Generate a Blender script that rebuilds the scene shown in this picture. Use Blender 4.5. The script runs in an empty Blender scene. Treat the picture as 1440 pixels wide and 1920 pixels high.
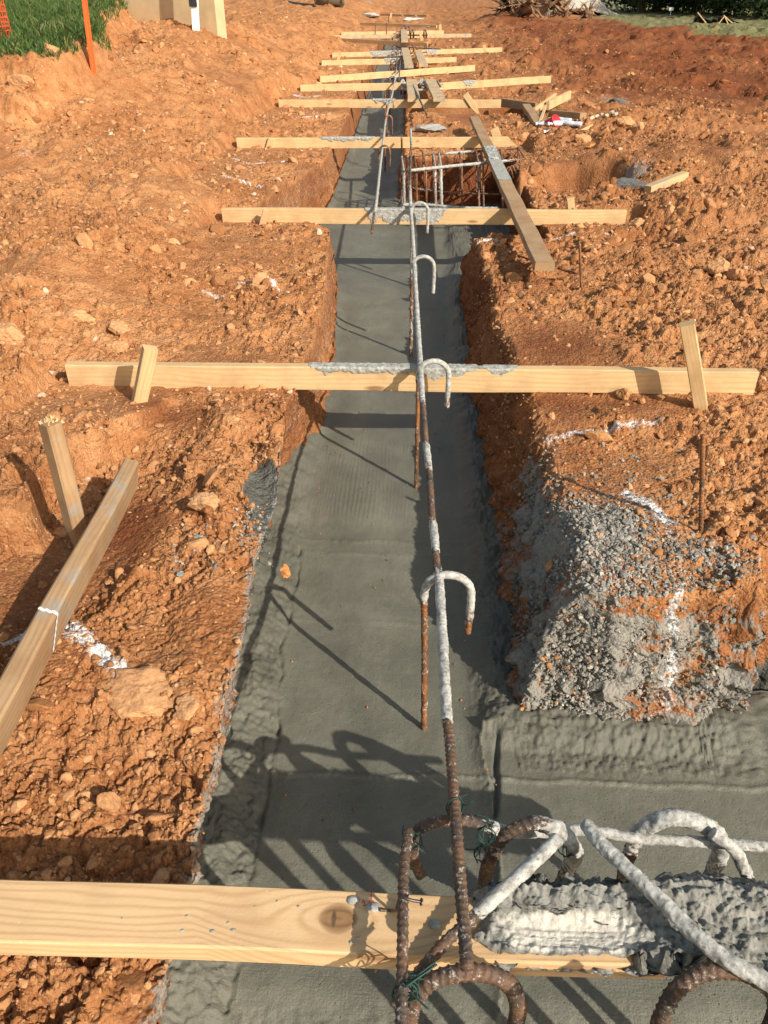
import bpy, math, random
import numpy as np
from mathutils import Vector, Matrix
R = math.radians
S = bpy.context.scene
COL = S.collection
rng = np.random.default_rng(7)
random.seed(7)

# ------------------------------------------------------------------ camera, light, exposure
CAM = Vector((0.0, 0.0, 1.19))
PITCH, YAW, FPX = R(34.0), R(2.2), 1450.0           # focal length in pixels of the 1440x1920 photo
cd = bpy.data.cameras.new('camera'); cam = bpy.data.objects.new('camera', cd); COL.objects.link(cam)
cam.location = CAM; cam.rotation_euler = (R(90) - PITCH, 0, YAW)
cd.sensor_fit = 'VERTICAL'; cd.sensor_height = 24.0; cd.sensor_width = 18.0; cd.lens = 24.0 * FPX / 1920.0
cd.clip_start = 0.05; cd.clip_end = 2000
S.camera = cam
SUN_EL, SUN_AZ = R(33.0), R(135.0)                  # azimuth clockwise from +Y (the trench direction)
w = bpy.data.worlds.new('World'); S.world = w; w.use_nodes = True
nt = w.node_tree; nt.nodes.clear()
sky = nt.nodes.new('ShaderNodeTexSky'); sky.sky_type = 'NISHITA'; sky.sun_disc = False
sky.sun_elevation = SUN_EL; sky.sun_rotation = SUN_AZ; sky.air_density = 1.0; sky.dust_density = 1.2
bg = nt.nodes.new('ShaderNodeBackground'); bg.inputs[1].default_value = 0.135
wo = nt.nodes.new('ShaderNodeOutputWorld')
wb = nt.nodes.new('ShaderNodeMix'); wb.data_type = 'RGBA'; wb.blend_type = 'MULTIPLY'; wb.inputs[0].default_value = 1.0; wb.inputs[7].default_value = (1.12, 1.0, 0.80, 1)   # the camera's warm white balance
nt.links.new(sky.outputs[0], wb.inputs[6]); nt.links.new(wb.outputs[2], bg.inputs[0]); nt.links.new(bg.outputs[0], wo.inputs[0])
sl = bpy.data.lights.new('sun', 'SUN'); sl.energy = 4.3; sl.angle = R(0.5); sl.color = (1.0, 0.93, 0.82)
so = bpy.data.objects.new('sun', sl); COL.objects.link(so); so.location = (6, -6, 8)
sd = Vector((math.sin(SUN_AZ) * math.cos(SUN_EL), math.cos(SUN_AZ) * math.cos(SUN_EL), math.sin(SUN_EL)))
so.rotation_euler = sd.to_track_quat('Z', 'Y').to_euler()
S.view_settings.view_transform = 'Standard'; S.view_settings.look = 'None'
S.view_settings.exposure = 0.45; S.view_settings.gamma = 1.0
S.render.resolution_x = 768; S.render.resolution_y = 1024

# ------------------------------------------------------------------ measuring: photo pixel -> point on a level
CR = cam.rotation_euler.to_matrix()
def ray(px, py):
    return (CR @ Vector(((px - 720) / FPX, -(py - 960) / FPX, -1.0)))
def P(px, py, z=0.0):
    d = ray(px, py); t = (z - CAM.z) / d.z
    return CAM + d * t
def PY(px, py, y):                                   # point of that ray at world depth y
    d = ray(px, py); t = (y - CAM.y) / d.y
    return CAM + d * t

# ------------------------------------------------------------------ noise
def _h(ix, iy, s):
    h = (ix.astype(np.int64) * 374761393 + iy.astype(np.int64) * 668265263 + s * 1442695041) & 0xFFFFFFFF
    h = ((h ^ (h >> 13)) * 1274126177) & 0xFFFFFFFF
    h = ((h ^ (h >> 16)) * 2246822519) & 0xFFFFFFFF
    return (h ^ (h >> 15)) & 0xFFFFFFFF
def perlin(x, y, s=0):
    x = np.asarray(x, float); y = np.asarray(y, float)
    ix = np.floor(x); iy = np.floor(y); fx = x - ix; fy = y - iy
    u = fx * fx * fx * (fx * (fx * 6 - 15) + 10); v = fy * fy * fy * (fy * (fy * 6 - 15) + 10)
    def g(dx, dy):
        a = _h(ix + dx, iy + dy, s) * (2 * math.pi / 4294967296.0)
        return np.cos(a) * (fx - dx) + np.sin(a) * (fy - dy)
    a = g(0, 0); b = g(1, 0); c = g(0, 1); d = g(1, 1)
    return 1.5 * ((a + (b - a) * u) + ((c + (d - c) * u) - (a + (b - a) * u)) * v)
def fbm(x, y, o=4, s=0, g=0.5):
    r = 0; a = 1.0; t = 0; f = 1.0
    for i in range(o):
        r = r + a * perlin(x * f + i * 17.3, y * f - i * 9.1, s + i * 31); t += a; a *= g; f *= 2.03
    return r / t
def worley(x, y, s=0):
    x = np.asarray(x, float); y = np.asarray(y, float)
    ix = np.floor(x); iy = np.floor(y)
    f1 = np.full(x.shape, 9.0); f2 = np.full(x.shape, 9.0); idd = np.zeros(x.shape)
    for dx in (-1, 0, 1):
        for dy in (-1, 0, 1):
            h = _h(ix + dx, iy + dy, s); h2 = _h(ix + dx, iy + dy, s + 77)
            qx = ix + dx + h / 4294967296.0; qy = iy + dy + h2 / 4294967296.0
            d = np.hypot(qx - x, qy - y)
            c = d < f1
            f2 = np.where(c, f1, np.minimum(f2, d)); idd = np.where(c, ((h >> 7) & 1023) / 1023.0, idd); f1 = np.where(c, d, f1)
    return f1, f2, idd
def sstep(a, b, x):
    t = np.clip((np.asarray(x, float) - a) / (b - a), 0, 1); return t * t * (3 - 2 * t)

# ------------------------------------------------------------------ mesh helpers
def link(o):
    COL.objects.link(o); return o
def np_mesh(name, v, faces, mat, attrs=None, smooth=True, parent=None):
    """v (n,3), faces (m,k) array with k = 3 or 4"""
    me = bpy.data.meshes.new(name)
    v = np.ascontiguousarray(v, dtype=np.float32); f = np.ascontiguousarray(faces, dtype=np.int32)
    m, k = f.shape
    me.vertices.add(len(v)); me.vertices.foreach_set('co', v.ravel())
    me.loops.add(m * k); me.loops.foreach_set('vertex_index', f.ravel())
    me.polygons.add(m); me.polygons.foreach_set('loop_start', np.arange(m, dtype=np.int32) * k)
    try: me.polygons.foreach_set('loop_total', np.full(m, k, dtype=np.int32))
    except Exception: pass
    me.polygons.foreach_set('use_smooth', np.full(m, smooth, dtype=bool))
    me.update(calc_edges=True)
    for an, av in (attrs or {}).items():
        av = np.asarray(av, dtype=np.float32)
        if av.ndim == 1:
            a = me.attributes.new(an, 'FLOAT', 'POINT'); a.data.foreach_set('value', av)
        else:
            a = me.attributes.new(an, 'FLOAT_COLOR', 'POINT')
            if av.shape[1] == 3: av = np.hstack([av, np.ones((len(av), 1), np.float32)])
            a.data.foreach_set('color', np.ascontiguousarray(av).ravel())
    me.materials.append(mat)
    o = bpy.data.objects.new(name, me); COL.objects.link(o)
    if parent: o.parent = parent
    return o
def grid_faces(nr, nc, keep=None):
    i = np.arange(nr - 1)[:, None] * nc + np.arange(nc - 1)[None, :]
    f = np.stack([i, i + 1, i + nc + 1, i + nc], -1).reshape(-1, 4)
    if keep is not None: f = f[keep.reshape(-1)]
    return f
def tag(o, label=None, cat=None, group=None, kind=None):
    if label: o['label'] = label
    if cat: o['category'] = cat
    if group: o['group'] = group
    if kind: o['kind'] = kind
    return o
def empty(name, loc, rz=0.0):
    o = bpy.data.objects.new(name, None); COL.objects.link(o); o.location = loc; o.rotation_euler = (0, 0, rz)
    o.empty_display_size = 0.05
    return o

# ------------------------------------------------------------------ materials
def mat(name):
    m = bpy.data.materials.new(name); m.use_nodes = True
    n = m.node_tree.nodes; b = n['Principled BSDF']
    return m, n, m.node_tree.links, b
class NB:
    """little node builder"""
    def __init__(s, m): s.n = m.node_tree.nodes; s.l = m.node_tree.links
    def node(s, t, **k):
        x = s.n.new(t)
        for a, b in k.items(): setattr(x, a, b)
        return x
    def put(s, sock, v):
        if hasattr(v, 'is_output') or isinstance(v, bpy.types.NodeSocket): s.l.new(v, sock)
        else: sock.default_value = v
    def math(s, op, a, b=0.0, c=None, clamp=False):
        x = s.node('ShaderNodeMath', operation=op, use_clamp=clamp); s.put(x.inputs[0], a); s.put(x.inputs[1], b)
        if c is not None: s.put(x.inputs[2], c)
        return x.outputs[0]
    def mix(s, f, a, b):
        x = s.node('ShaderNodeMix', data_type='RGBA'); s.put(x.inputs[0], f); s.put(x.inputs[6], a); s.put(x.inputs[7], b)
        return x.outputs[2]
    def mul(s, a, b, f=1.0):
        x = s.node('ShaderNodeMix', data_type='RGBA', blend_type='MULTIPLY'); s.put(x.inputs[0], f); s.put(x.inputs[6], a); s.put(x.inputs[7], b)
        return x.outputs[2]
    def noise(s, vec, scale, detail=4, rough=0.55, dist=0.0):
        x = s.node('ShaderNodeTexNoise'); s.put(x.inputs['Vector'], vec); x.inputs['Scale'].default_value = scale
        x.inputs['Detail'].default_value = detail; x.inputs['Roughness'].default_value = rough; x.inputs['Distortion'].default_value = dist
        return x.outputs[0]
    def vor(s, vec, scale, feat='F1', rnd=1.0):
        x = s.node('ShaderNodeTexVoronoi', feature=feat); s.put(x.inputs['Vector'], vec); x.inputs['Scale'].default_value = scale
        x.inputs['Randomness'].default_value = rnd
        return x.outputs[0]
    def ramp(s, v, *st):
        x = s.node('ShaderNodeValToRGB'); s.put(x.inputs[0], v); e = x.color_ramp.elements
        while len(e) < len(st): e.new(0.5)
        for i, (p, c) in enumerate(st):
            e[i].position = p; e[i].color = (c, c, c, 1) if not hasattr(c, '__len__') else (*c, 1)
        return x.outputs[0]
    def obj(s): return s.node('ShaderNodeTexCoord').outputs['Object']
    def attr(s, name, col=False):
        x = s.node('ShaderNodeAttribute', attribute_name=name); return x.outputs[0] if col else x.outputs['Fac']
    def mapping(s, v, scale=(1, 1, 1), loc=(0, 0, 0), rot=(0, 0, 0)):
        x = s.node('ShaderNodeMapping'); s.put(x.inputs[0], v); x.inputs['Scale'].default_value = scale
        s.put(x.inputs['Location'], loc); x.inputs['Rotation'].default_value = rot
        return x.outputs[0]
    def bump(s, h, strength=0.5, dist=0.01, normal=None):
        x = s.node('ShaderNodeBump'); s.put(x.inputs['Height'], h); x.inputs['Strength'].default_value = strength
        x.inputs['Distance'].default_value = dist
        if normal is not None: s.l.new(normal, x.inputs['Normal'])
        return x.outputs[0]

C_CONC = (0.150, 0.145, 0.110)
def soil_material():
    m, n, l, b = mat('soil'); B = NB(m); o = B.obj()
    big = B.noise(o, 1.3, 5, 0.6); mid = B.noise(o, 11, 6, 0.65); fin = B.noise(o, 90, 5, 0.7)
    t = B.math('ADD', B.math('MULTIPLY', mid, 0.55), B.math('MULTIPLY', fin, 0.45))
    c = B.ramp(t, (0.32, (0.21, 0.082, 0.029)), (0.46, (0.42, 0.190, 0.076)), (0.63, (0.55, 0.295, 0.137)))
    c = B.mul(c, B.ramp(big, (0.3, (0.80, 0.68, 0.58)), (0.65, (1.12, 1.1, 1.08))))
    red = B.mix(B.ramp(fin, (0.3, 0.0), (0.7, 1.0)), (0.115, 0.036, 0.014, 1), (0.27, 0.086, 0.030, 1))
    c = B.mix(B.attr('moist'), c, red)
    # pale pebbles and specks
    sp = B.vor(o, 55); spm = B.ramp(sp, (0.13, 1.0), (0.19, 0.0))
    c = B.mix(B.math('MULTIPLY', spm, B.ramp(B.noise(o, 23, 2), (0.52, 0.0), (0.6, 0.75))), c, (0.66, 0.40, 0.22, 1))
    dustc = B.mix(fin, (0.17, 0.155, 0.13, 1), (0.42, 0.39, 0.34, 1))
    dm = B.math('ADD', B.attr('dust'), B.math('MULTIPLY', B.math('SUBTRACT', B.noise(o, 38, 5, 0.7), 0.5), 1.6))
    c = B.mix(B.math('MULTIPLY', B.ramp(dm, (0.42, 0.0), (0.62, 1.0)), B.math('GREATER_THAN', B.attr('dust'), 0.03)), c, dustc)
    cm = B.ramp(B.math('ADD', B.attr('conc'), B.math('MULTIPLY', B.math('SUBTRACT', B.noise(o, 30, 4), 0.5), 0.9)), (0.45, 0.0), (0.55, 1.0))
    cc = B.mix(B.noise(o, 60, 4), (0.075, 0.075, 0.062, 1), (0.16, 0.16, 0.135, 1))
    c = B.mix(cm, c, cc)
    edge = B.ramp(B.math('ADD', B.attr('splash'), B.math('MULTIPLY', B.math('SUBTRACT', B.noise(o, 55, 5, 0.7), 0.5), 1.8)), (0.6, 0.0), (0.72, 1.0))
    c = B.mix(B.math('MULTIPLY', edge, 0.85), c, (0.33, 0.31, 0.27, 1))
    gm = B.attr('green'); c = B.mix(gm, c, B.mix(mid, (0.10, 0.12, 0.045, 1), (0.26, 0.27, 0.13, 1)))
    pm = B.ramp(B.math('ADD', B.attr('paint'), B.math('MULTIPLY', B.math('SUBTRACT', B.noise(o, 95, 6, 0.8), 0.5), 2.6)), (0.42, 0.0), (0.95, 1.0))
    c = B.mix(B.math('MULTIPLY', pm, B.math('GREATER_THAN', B.attr('paint'), 0.02)), c, (0.83, 0.83, 0.82, 1))
    l.new(c, b.inputs['Base Color'])
    B.put(b.inputs['Roughness'], B.mix(cm, (0.95, 0.95, 0.95, 1), (0.55, 0.55, 0.55, 1)))
    b.inputs['Specular IOR Level'].default_value = 0.2
    h = B.math('ADD', B.math('MULTIPLY', B.vor(o, 120), -0.5), B.math('ADD', B.noise(o, 45, 8, 0.72), B.math('MULTIPLY', B.vor(o, 42), -0.45)))
    l.new(B.bump(h, 1.0, 0.011), b.inputs['Normal'])
    return m
def clod_material(name='soil_clod', rough=0.95, bs=0.7, tint=1.0):
    m, n, l, b = mat(name); B = NB(m); o = B.obj()
    c = B.attr('rc', True)
    v = B.noise(o, 110, 5, 0.7)
    c = B.mul(c, B.ramp(v, (0.25, 0.68 * tint), (0.7, 1.22 * tint)))
    l.new(c, b.inputs['Base Color']); b.inputs['Roughness'].default_value = rough; b.inputs['Specular IOR Level'].default_value = 0.2
    l.new(B.bump(B.math('ADD', B.noise(o, 130, 6, 0.7), B.math('MULTIPLY', B.noise(o, 35, 3), 1.2)), bs, 0.006), b.inputs['Normal'])
    return m
def concrete_material(name='wet_concrete', base=C_CONC, rough=0.5):
    m, n, l, b = mat(name); B = NB(m); o = B.obj()
    v = B.noise(o, 6, 6, 0.65); f = B.noise(o, 160, 3, 0.6)
    k1 = tuple(x * 0.80 for x in base); k2 = tuple(x * 1.22 for x in base)
    c = B.mix(B.ramp(v, (0.3, 0.0), (0.7, 1.0)), (*k1, 1), (*k2, 1))
    c = B.mul(c, B.ramp(B.noise(o, 420, 2, .7), (0.28, 0.74), (0.72, 1.2)))
    c = B.mul(c, B.ramp(B.noise(B.mapping(o, (3.2, .9, 1)), 1.0, 4, .6), (0.3, 0.84), (0.7, 1.18)))
    pits = B.vor(o, 75); pm = B.math('MULTIPLY', B.ramp(pits, (0.10, 1.0), (0.16, 0.0)), B.ramp(B.noise(o, 9, 3), (0.5, 0.0), (0.62, 1.0)))
    c = B.mix(B.math('MULTIPLY', pm, 0.6), c, (0.05, 0.05, 0.043, 1))
    rs = B.math('MULTIPLY', B.ramp(B.vor(o, 30), (0.07, 1.0), (0.11, 0.0)), B.ramp(B.noise(o, 4.3, 3), (0.58, 0.0), (0.66, 1.0)))
    c = B.mix(B.math('MULTIPLY', rs, B.attr('edge')), c, (0.34, 0.12, 0.045, 1))
    c = B.mix(B.math('MULTIPLY', B.attr('edge'), 0.35), c, (0.075, 0.068, 0.052, 1))
    l.new(c, b.inputs['Base Color'])
    B.put(b.inputs['Roughness'], B.ramp(v, (0.3, rough - 0.08), (0.7, rough + 0.14)))
    b.inputs['Specular IOR Level'].default_value = 0.35
    drag = B.math('ADD', B.noise(B.mapping(o, (5, 300, 1)), 1.0, 3, 0.6), B.noise(B.mapping(o, (260, 4, 1)), 1.0, 3, 0.6))
    h = B.math('SUBTRACT', B.math('ADD', B.math('MULTIPLY', B.noise(o, 210, 4, 0.7), 0.9), B.math('MULTIPLY', B.math('MULTIPLY', drag, B.ramp(B.noise(o, 3.5, 3), (0.4, 0.0), (0.65, 1.0))), 0.5)), B.math('MULTIPLY', pm, 1.6))
    l.new(B.bump(h, 0.6, 0.004), b.inputs['Normal'])
    return m
def paste_material(name='dried_concrete', dark=(0.20, 0.20, 0.175), light=(0.46, 0.45, 0.41), bs=0.6, sm=False):
    m, n, l, b = mat(name); B = NB(m); o = B.obj()
    v = B.noise(o, 45, 6, 0.7)
    c = B.mix(B.ramp(v, (0.35, 0.0), (0.62, 1.0)), (*dark, 1), (*light, 1))
    if sm: c = B.mix(B.ramp(B.math('ADD', B.attr('smear'), B.math('MULTIPLY', B.math('SUBTRACT', v, 0.5), 1.2)), (0.4, 0.0), (0.7, 1.0)), c, (0.62, 0.58, 0.50, 1))
    l.new(c, b.inputs['Base Color']); b.inputs['Roughness'].default_value = 0.85; b.inputs['Specular IOR Level'].default_value = 0.25
    l.new(B.bump(B.math('ADD', B.noise(o, 150, 6, 0.7), B.math('MULTIPLY', B.vor(o, 90), -0.6)), bs, 0.005), b.inputs['Normal'])
    return m
def wood_material(name, light=(0.66, 0.46, 0.24), dark=(0.48, 0.29, 0.13), dirt=0.6, dirtc=(0.42, 0.26, 0.13), knot=None, grey=None):
    m, n, l, b = mat(name); B = NB(m); o = B.obj()
    rnd = B.node('ShaderNodeObjectInfo').outputs['Random']
    off = B.node('ShaderNodeCombineXYZ'); B.put(off.inputs[0], B.math('MULTIPLY', rnd, 37.0)); B.put(off.inputs[1], B.math('MULTIPLY', rnd, 5.0))
    ov = B.node('ShaderNodeVectorMath', operation='ADD'); B.put(ov.inputs[0], o); B.put(ov.inputs[1], off.outputs[0]); o2 = ov.outputs[0]
    sx = B.node('ShaderNodeSeparateXYZ'); B.put(sx.inputs[0], o if knot else o2)
    y = B.math('ADD', sx.outputs[1], B.math('MULTIPLY', sx.outputs[2], 0.7))
    warp = B.math('MULTIPLY', B.math('SUBTRACT', B.noise(B.mapping(o2, (1.5, 5, 5)), 1.0, 3), 0.5), 0.075)
    ph = B.math('ADD', y, warp)
    if knot:
        kx, ky = knot
        vd = B.node('ShaderNodeCombineXYZ')
        B.put(vd.inputs[0], B.math('MULTIPLY', B.math('SUBTRACT', sx.outputs[0], kx), 0.42)); B.put(vd.inputs[1], B.math('SUBTRACT', sx.outputs[1], ky))
        ln = B.node('ShaderNodeVectorMath', operation='LENGTH'); B.put(ln.inputs[0], vd.outputs[0]); dd = ln.outputs['Value']
        inf = B.ramp(dd, (0.018, 1.0), (0.085, 0.0))
        mx = B.node('ShaderNodeMix', data_type='FLOAT'); B.put(mx.inputs[0], inf); B.put(mx.inputs[2], ph); B.put(mx.inputs[3], B.math('ADD', dd, B.math('MULTIPLY', warp, 0.3)))
        ph = mx.outputs[0]
    ring = B.math('SINE', B.math('MULTIPLY', ph, 620.0 if knot else 520.0))
    ring2 = B.math('MULTIPLY', B.math('ADD', ring, 1.0), 0.5)
    ring2 = B.math('POWER', ring2, 2.5)
    streak = B.noise(B.mapping(o2, (3, 160, 160)), 1.0, 4, 0.6)
    g = B.math('ADD', B.math('MULTIPLY', ring2, 0.42 if knot else 0.26), B.math('MULTIPLY', streak, 0.62 if knot else 0.75))
    c = B.mix(B.ramp(g, (0.25, 0.0), (0.95, 1.0)), (*light, 1), (*dark, 1))
    kn = B.vor(B.mapping(o2, (3.2, 11, 11)), 1.0); km = B.ramp(kn, (0.07, 1.0), (0.15, 0.0))
    kmask = B.math('GREATER_THAN', B.noise(B.mapping(o2, (2, 4, 4)), 1.0, 1), 0.5)
    c = B.mix(B.math('MULTIPLY', B.math('MULTIPLY', km, kmask), 0.8), c, (0.21, 0.095, 0.035, 1))
    if knot:
        kd0 = B.node('ShaderNodeCombineXYZ'); B.put(kd0.inputs[0], B.math('MULTIPLY', B.math('SUBTRACT', sx.outputs[0], kx), 0.8)); B.put(kd0.inputs[1], B.math('SUBTRACT', sx.outputs[1], ky)); kl0 = B.node('ShaderNodeVectorMath', operation='LENGTH'); B.put(kl0.inputs[0], kd0.outputs[0])
        c = B.mix(B.ramp(B.math('ADD', kl0.outputs['Value'], B.math('MULTIPLY', warp, .1)), (0.018, 1.0), (0.0235, 0.0)), c, B.mix(ring2, (0.26, 0.14, 0.06, 1), (0.16, 0.08, 0.035, 1)))
        kd = B.node('ShaderNodeCombineXYZ'); B.put(kd.inputs[0], B.math('MULTIPLY', B.math('SUBTRACT', sx.outputs[0], kx - 0.006), 3.4)); B.put(kd.inputs[1], B.math('SUBTRACT', sx.outputs[1], ky))
        kl = B.node('ShaderNodeVectorMath', operation='LENGTH'); B.put(kl.inputs[0], kd.outputs[0])
        c = B.mix(B.ramp(kl.outputs['Value'], (0.008, 1.0), (0.014, 0.0)), c, (0.03, 0.018, 0.01, 1))
    dz = B.noise(o2, 7, 5, 0.65)
    c = B.mix(B.math('MULTIPLY', B.ramp(dz, (0.42, 0.0), (0.66, 1.0)), dirt), c, (*dirtc, 1))
    fl = B.math('MULTIPLY', B.ramp(B.vor(o2, 60), (0.06, 1.0), (0.09, 0.0)), B.ramp(B.noise(o2, 5, 2), (0.5, 0.0), (0.6, 1.0)))
    c = B.mix(B.math('MULTIPLY', fl, 0.7), c, (0.55, 0.54, 0.5, 1) if knot else (0.22, 0.13, 0.07, 1))
    if grey is not None:
        gn = B.ramp(B.math('ADD', B.noise(o2, 9, 6, 0.7), grey), (0.5, 0.0), (0.62, 1.0))
        c = B.mix(B.math('MULTIPLY', gn, 0.85), c, B.mix(B.noise(o2, 60, 4), (0.16, 0.16, 0.145, 1), (0.40, 0.385, 0.35, 1)))
    l.new(c, b.inputs['Base Color']); b.inputs['Roughness'].default_value = 0.78; b.inputs['Specular IOR Level'].default_value = 0.25
    l.new(B.bump(B.math('ADD', B.math('MULTIPLY', g, 0.6), B.noise(o2, 220, 3)), 0.35, 0.0012), b.inputs['Normal'])
    return m
def rebar_material(name='rusty_steel', c1=(0.080, 0.042, 0.024), c2=(0.30, 0.115, 0.036)):
    m, n, l, b = mat(name); B = NB(m); o = B.obj()
    v = B.noise(o, 70, 5, 0.7); f = B.noise(o, 260, 4, 0.7)
    rust = B.mix(B.ramp(B.noise(o, 16, 3), (0.35, 0.0), (0.7, 1.0)), (*c1, 1), (*c2, 1))
    rust = B.mul(rust, B.ramp(f, (0.3, 0.6), (0.7, 1.35)))
    rust = B.mix(B.ramp(B.math('MULTIPLY', v, f), (0.30, 0.0), (0.37, 0.8)), rust, (0.42, 0.40, 0.36, 1))
    pale = B.mix(B.ramp(v, (0.35, 0.0), (0.6, 1.0)), (0.22, 0.21, 0.185, 1), (0.50, 0.49, 0.45, 1))
    cf = B.ramp(B.math('ADD', B.attr('coat'), B.math('MULTIPLY', B.math('SUBTRACT', B.math('MULTIPLY', B.math('ADD', v, f), 0.5), 0.52), 2.4)), (0.42, 0.0), (0.56, 1.0))
    l.new(B.mix(B.math('MULTIPLY', cf, B.ramp(f, (0.30, 0.25), (0.44, 1.0))), rust, pale), b.inputs['Base Color'])
    B.put(b.inputs['Roughness'], B.mix(cf, (0.62, 0.62, 0.62, 1), (0.9, 0.9, 0.9, 1)))
    b.inputs['Specular IOR Level'].default_value = 0.35
    l.new(B.bump(B.math('ADD', v, f), 0.5, 0.0025), b.inputs['Normal'])
    return m
def plain(name, c, rough=0.7, metal=0.0, vary=0.2, scale=30, spec=0.4, bump=0.0):
    m, n, l, b = mat(name); B = NB(m); o = B.obj()
    v = B.noise(o, scale, 4, 0.6)
    l.new(B.mul((*c, 1), B.ramp(v, (0.3, 1 - vary), (0.7, 1 + vary))), b.inputs['Base Color'])
    b.inputs['Roughness'].default_value = rough; b.inputs['Metallic'].default_value = metal; b.inputs['Specular IOR Level'].default_value = spec
    if bump: l.new(B.bump(v, bump, 0.01), b.inputs['Normal'])
    return m
def leaf_material():
    m, n, l, b = mat('foliage'); B = NB(m)
    c = B.attr('rc', True); l.new(c, b.inputs['Base Color']); b.inputs['Roughness'].default_value = 0.6; b.inputs['Specular IOR Level'].default_value = 0.3
    tr = n.new('ShaderNodeBsdfTranslucent'); l.new(c, tr.inputs[0])
    mx = n.new('ShaderNodeMixShader'); mx.inputs[0].default_value = 0.25
    l.new(b.outputs[0], mx.inputs[1]); l.new(tr.outputs[0], mx.inputs[2]); l.new(mx.outputs[0], n['Material Output'].inputs[0])
    return m
M = dict(
    soil=soil_material(), clod=clod_material(), stone=clod_material('stone', 0.85, 0.5),
    conc=concrete_material(), paste=paste_material(), wetpaste=paste_material('fresh_concrete_lump', (0.14, 0.138, 0.118), (0.34, 0.33, 0.295), 0.9, True),
    wood=wood_material('pine'), wood_knot=wood_material('pine_knot', (0.68, 0.46, 0.25), (0.50, 0.30, 0.14), 0.35, knot=(0.0, 0.0)),
    wood_dirty=wood_material('weathered_pine', (0.42, 0.275, 0.15), (0.28, 0.165, 0.08), 0.6, (0.25, 0.13, 0.06), grey=-0.05),
    wood_grey=wood_material('concreted_pine', (0.60, 0.42, 0.22), (0.42, 0.26, 0.12), 0.4, (0.35, 0.28, 0.2), grey=0.02),
    rebar=rebar_material(), steel=rebar_material('dull_steel', (0.050, 0.042, 0.034), (0.165, 0.088, 0.050)), wire=plain('tie_wire', (0.02, 0.06, 0.05), 0.5, 0.3), nail=plain('nail_steel', (0.13, 0.10, 0.09), 0.5, 0.7),
    orange=plain('orange_paint', (0.85, 0.13, 0.025), 0.6, 0, 0.1), white=plain('white_paint', (0.8, 0.8, 0.78), 0.6, 0, 0.06),
    leaf=leaf_material(), bark=plain('bark', (0.13, 0.085, 0.055), 0.9, 0, 0.4, 8, 0.2, 0.6),
    wallc=plain('tan_concrete', (0.58, 0.43, 0.25), 0.85, 0, 0.12, 5, 0.2, 0.2),
    cloth=plain('pale_cloth', (0.48, 0.43, 0.36), 0.85, 0, 0.15, 6, 0.2, 0.3), black=plain('black_fabric', (0.02, 0.02, 0.022), 0.6, 0, 0.3),
    red=plain('red_plastic', (0.62, 0.03, 0.045), 0.35), bottle=plain('cloudy_plastic', (0.55, 0.60, 0.66), 0.2, 0, 0.2, 60, 0.6),
    hose=plain('black_rubber', (0.035, 0.035, 0.035), 0.5), netting=plain('orange_netting', (0.65, 0.08, 0.03), 0.7),
    redink=plain('red_marker', (0.5, 0.03, 0.03), 0.6),
)

# ------------------------------------------------------------------ terrain
TY  = np.array([-3, 0.6, 1.33, 2.4, 3.3, 4.5, 4.85, 5.05, 5.6, 6.85, 7.1, 9.5, 20, 28, 29])
TLT = np.array([-.325, -.33, -.35, -.395, -.39, -.465, -.50, -.98, -.97, -.76, -.74, -.76, -.95, -1.0, -.6])   # left edge, top
TLB = np.array([-.345, -.35, -.37, -.415, -.40, -.470, -.51, -.90, -.87, -.76, -.74, -.75, -.94, -1.0, -.6])     # left edge, foot
TRT = np.array([.46, .46, .46, .43, .41, .39, .33, .33, .33, .33, -.10, -.10, -.25, -.25, -.6])
TRB = np.array([.25, .25, .25, .25, .25, .27, .29, .29, .29, .29, -.16, -.16, -.29, -.29, -.6])
ZC = -0.35                                                        # level of the concrete
FRONT = 1.335                                                     # where the right bank ends in front
def bump(px, py, rx, ry, h, z=0.0):
    p = P(px, py, z); return (p.x, p.y, rx, ry, h)
BUMPS = [
    bump(1150, 1010, .20, .20, .035), bump(1090, 1080, .10, .14, .015), (-3.1, 12.6, 1.5, 3.2, .33), bump(1300, 1000, .2, .2, .02),
    bump(420, 940, .07, .10, .05), bump(440, 800, .10, .10, .05), bump(270, 1310, .16, .10, .03), bump(360, 1330, .06, .12, .02),
    bump(60, 1300, .2, .2, .02), bump(390, 1150, .06, .18, .03),
    bump(130, 560, .5, .5, .08), bump(60, 640, .35, .25, .08), bump(560, 680, .12, .16, .02),
    bump(960, 560, .2, .3, .03), bump(940, 760, .12, .3, .02), bump(1350, 560, .5, .5, .05), bump(1120, 800, .2, .1, .03),
    bump(1380, 330, 1.3, .9, .22), bump(1150, 420, .5, .2, .06), bump(1300, 420, .6, .3, .10), bump(1080, 290, .8, .5, .06),
    bump(1180, 250, .6, .4, .08), bump(1330, 240, 1.2, .5, .15),
    bump(1100, 350, .3, .18, -.1), bump(960, 172, .5, .5, -.30), bump(1335, 300, .25, .2, -.2),
    bump(1010, 120, .8, 1.2, .16), bump(960, 105, .4, 1.0, .10), bump(950, 60, 1.2, 2.5, .35), bump(1200, 100, 3.0, 1.5, .15), bump(1330, 80, 4, 1.0, .18),
    bump(200, 480, .7, .8, .10), bump(350, 380, .5, .8, .10), bump(330, 250, .8, 1.0, .18), bump(470, 200, .6, 1.2, .10), bump(560, 110, 1.0, 2.5, .25),
    bump(500, 330, .25, .5, .04), bump(50, 330, .5, .4, -.12), bump(80, 300, .6, .4, -.10),
    bump(600, 40, 2.5, 4, .3), bump(420, 60, 2.5, 4, -.2),
]
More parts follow.
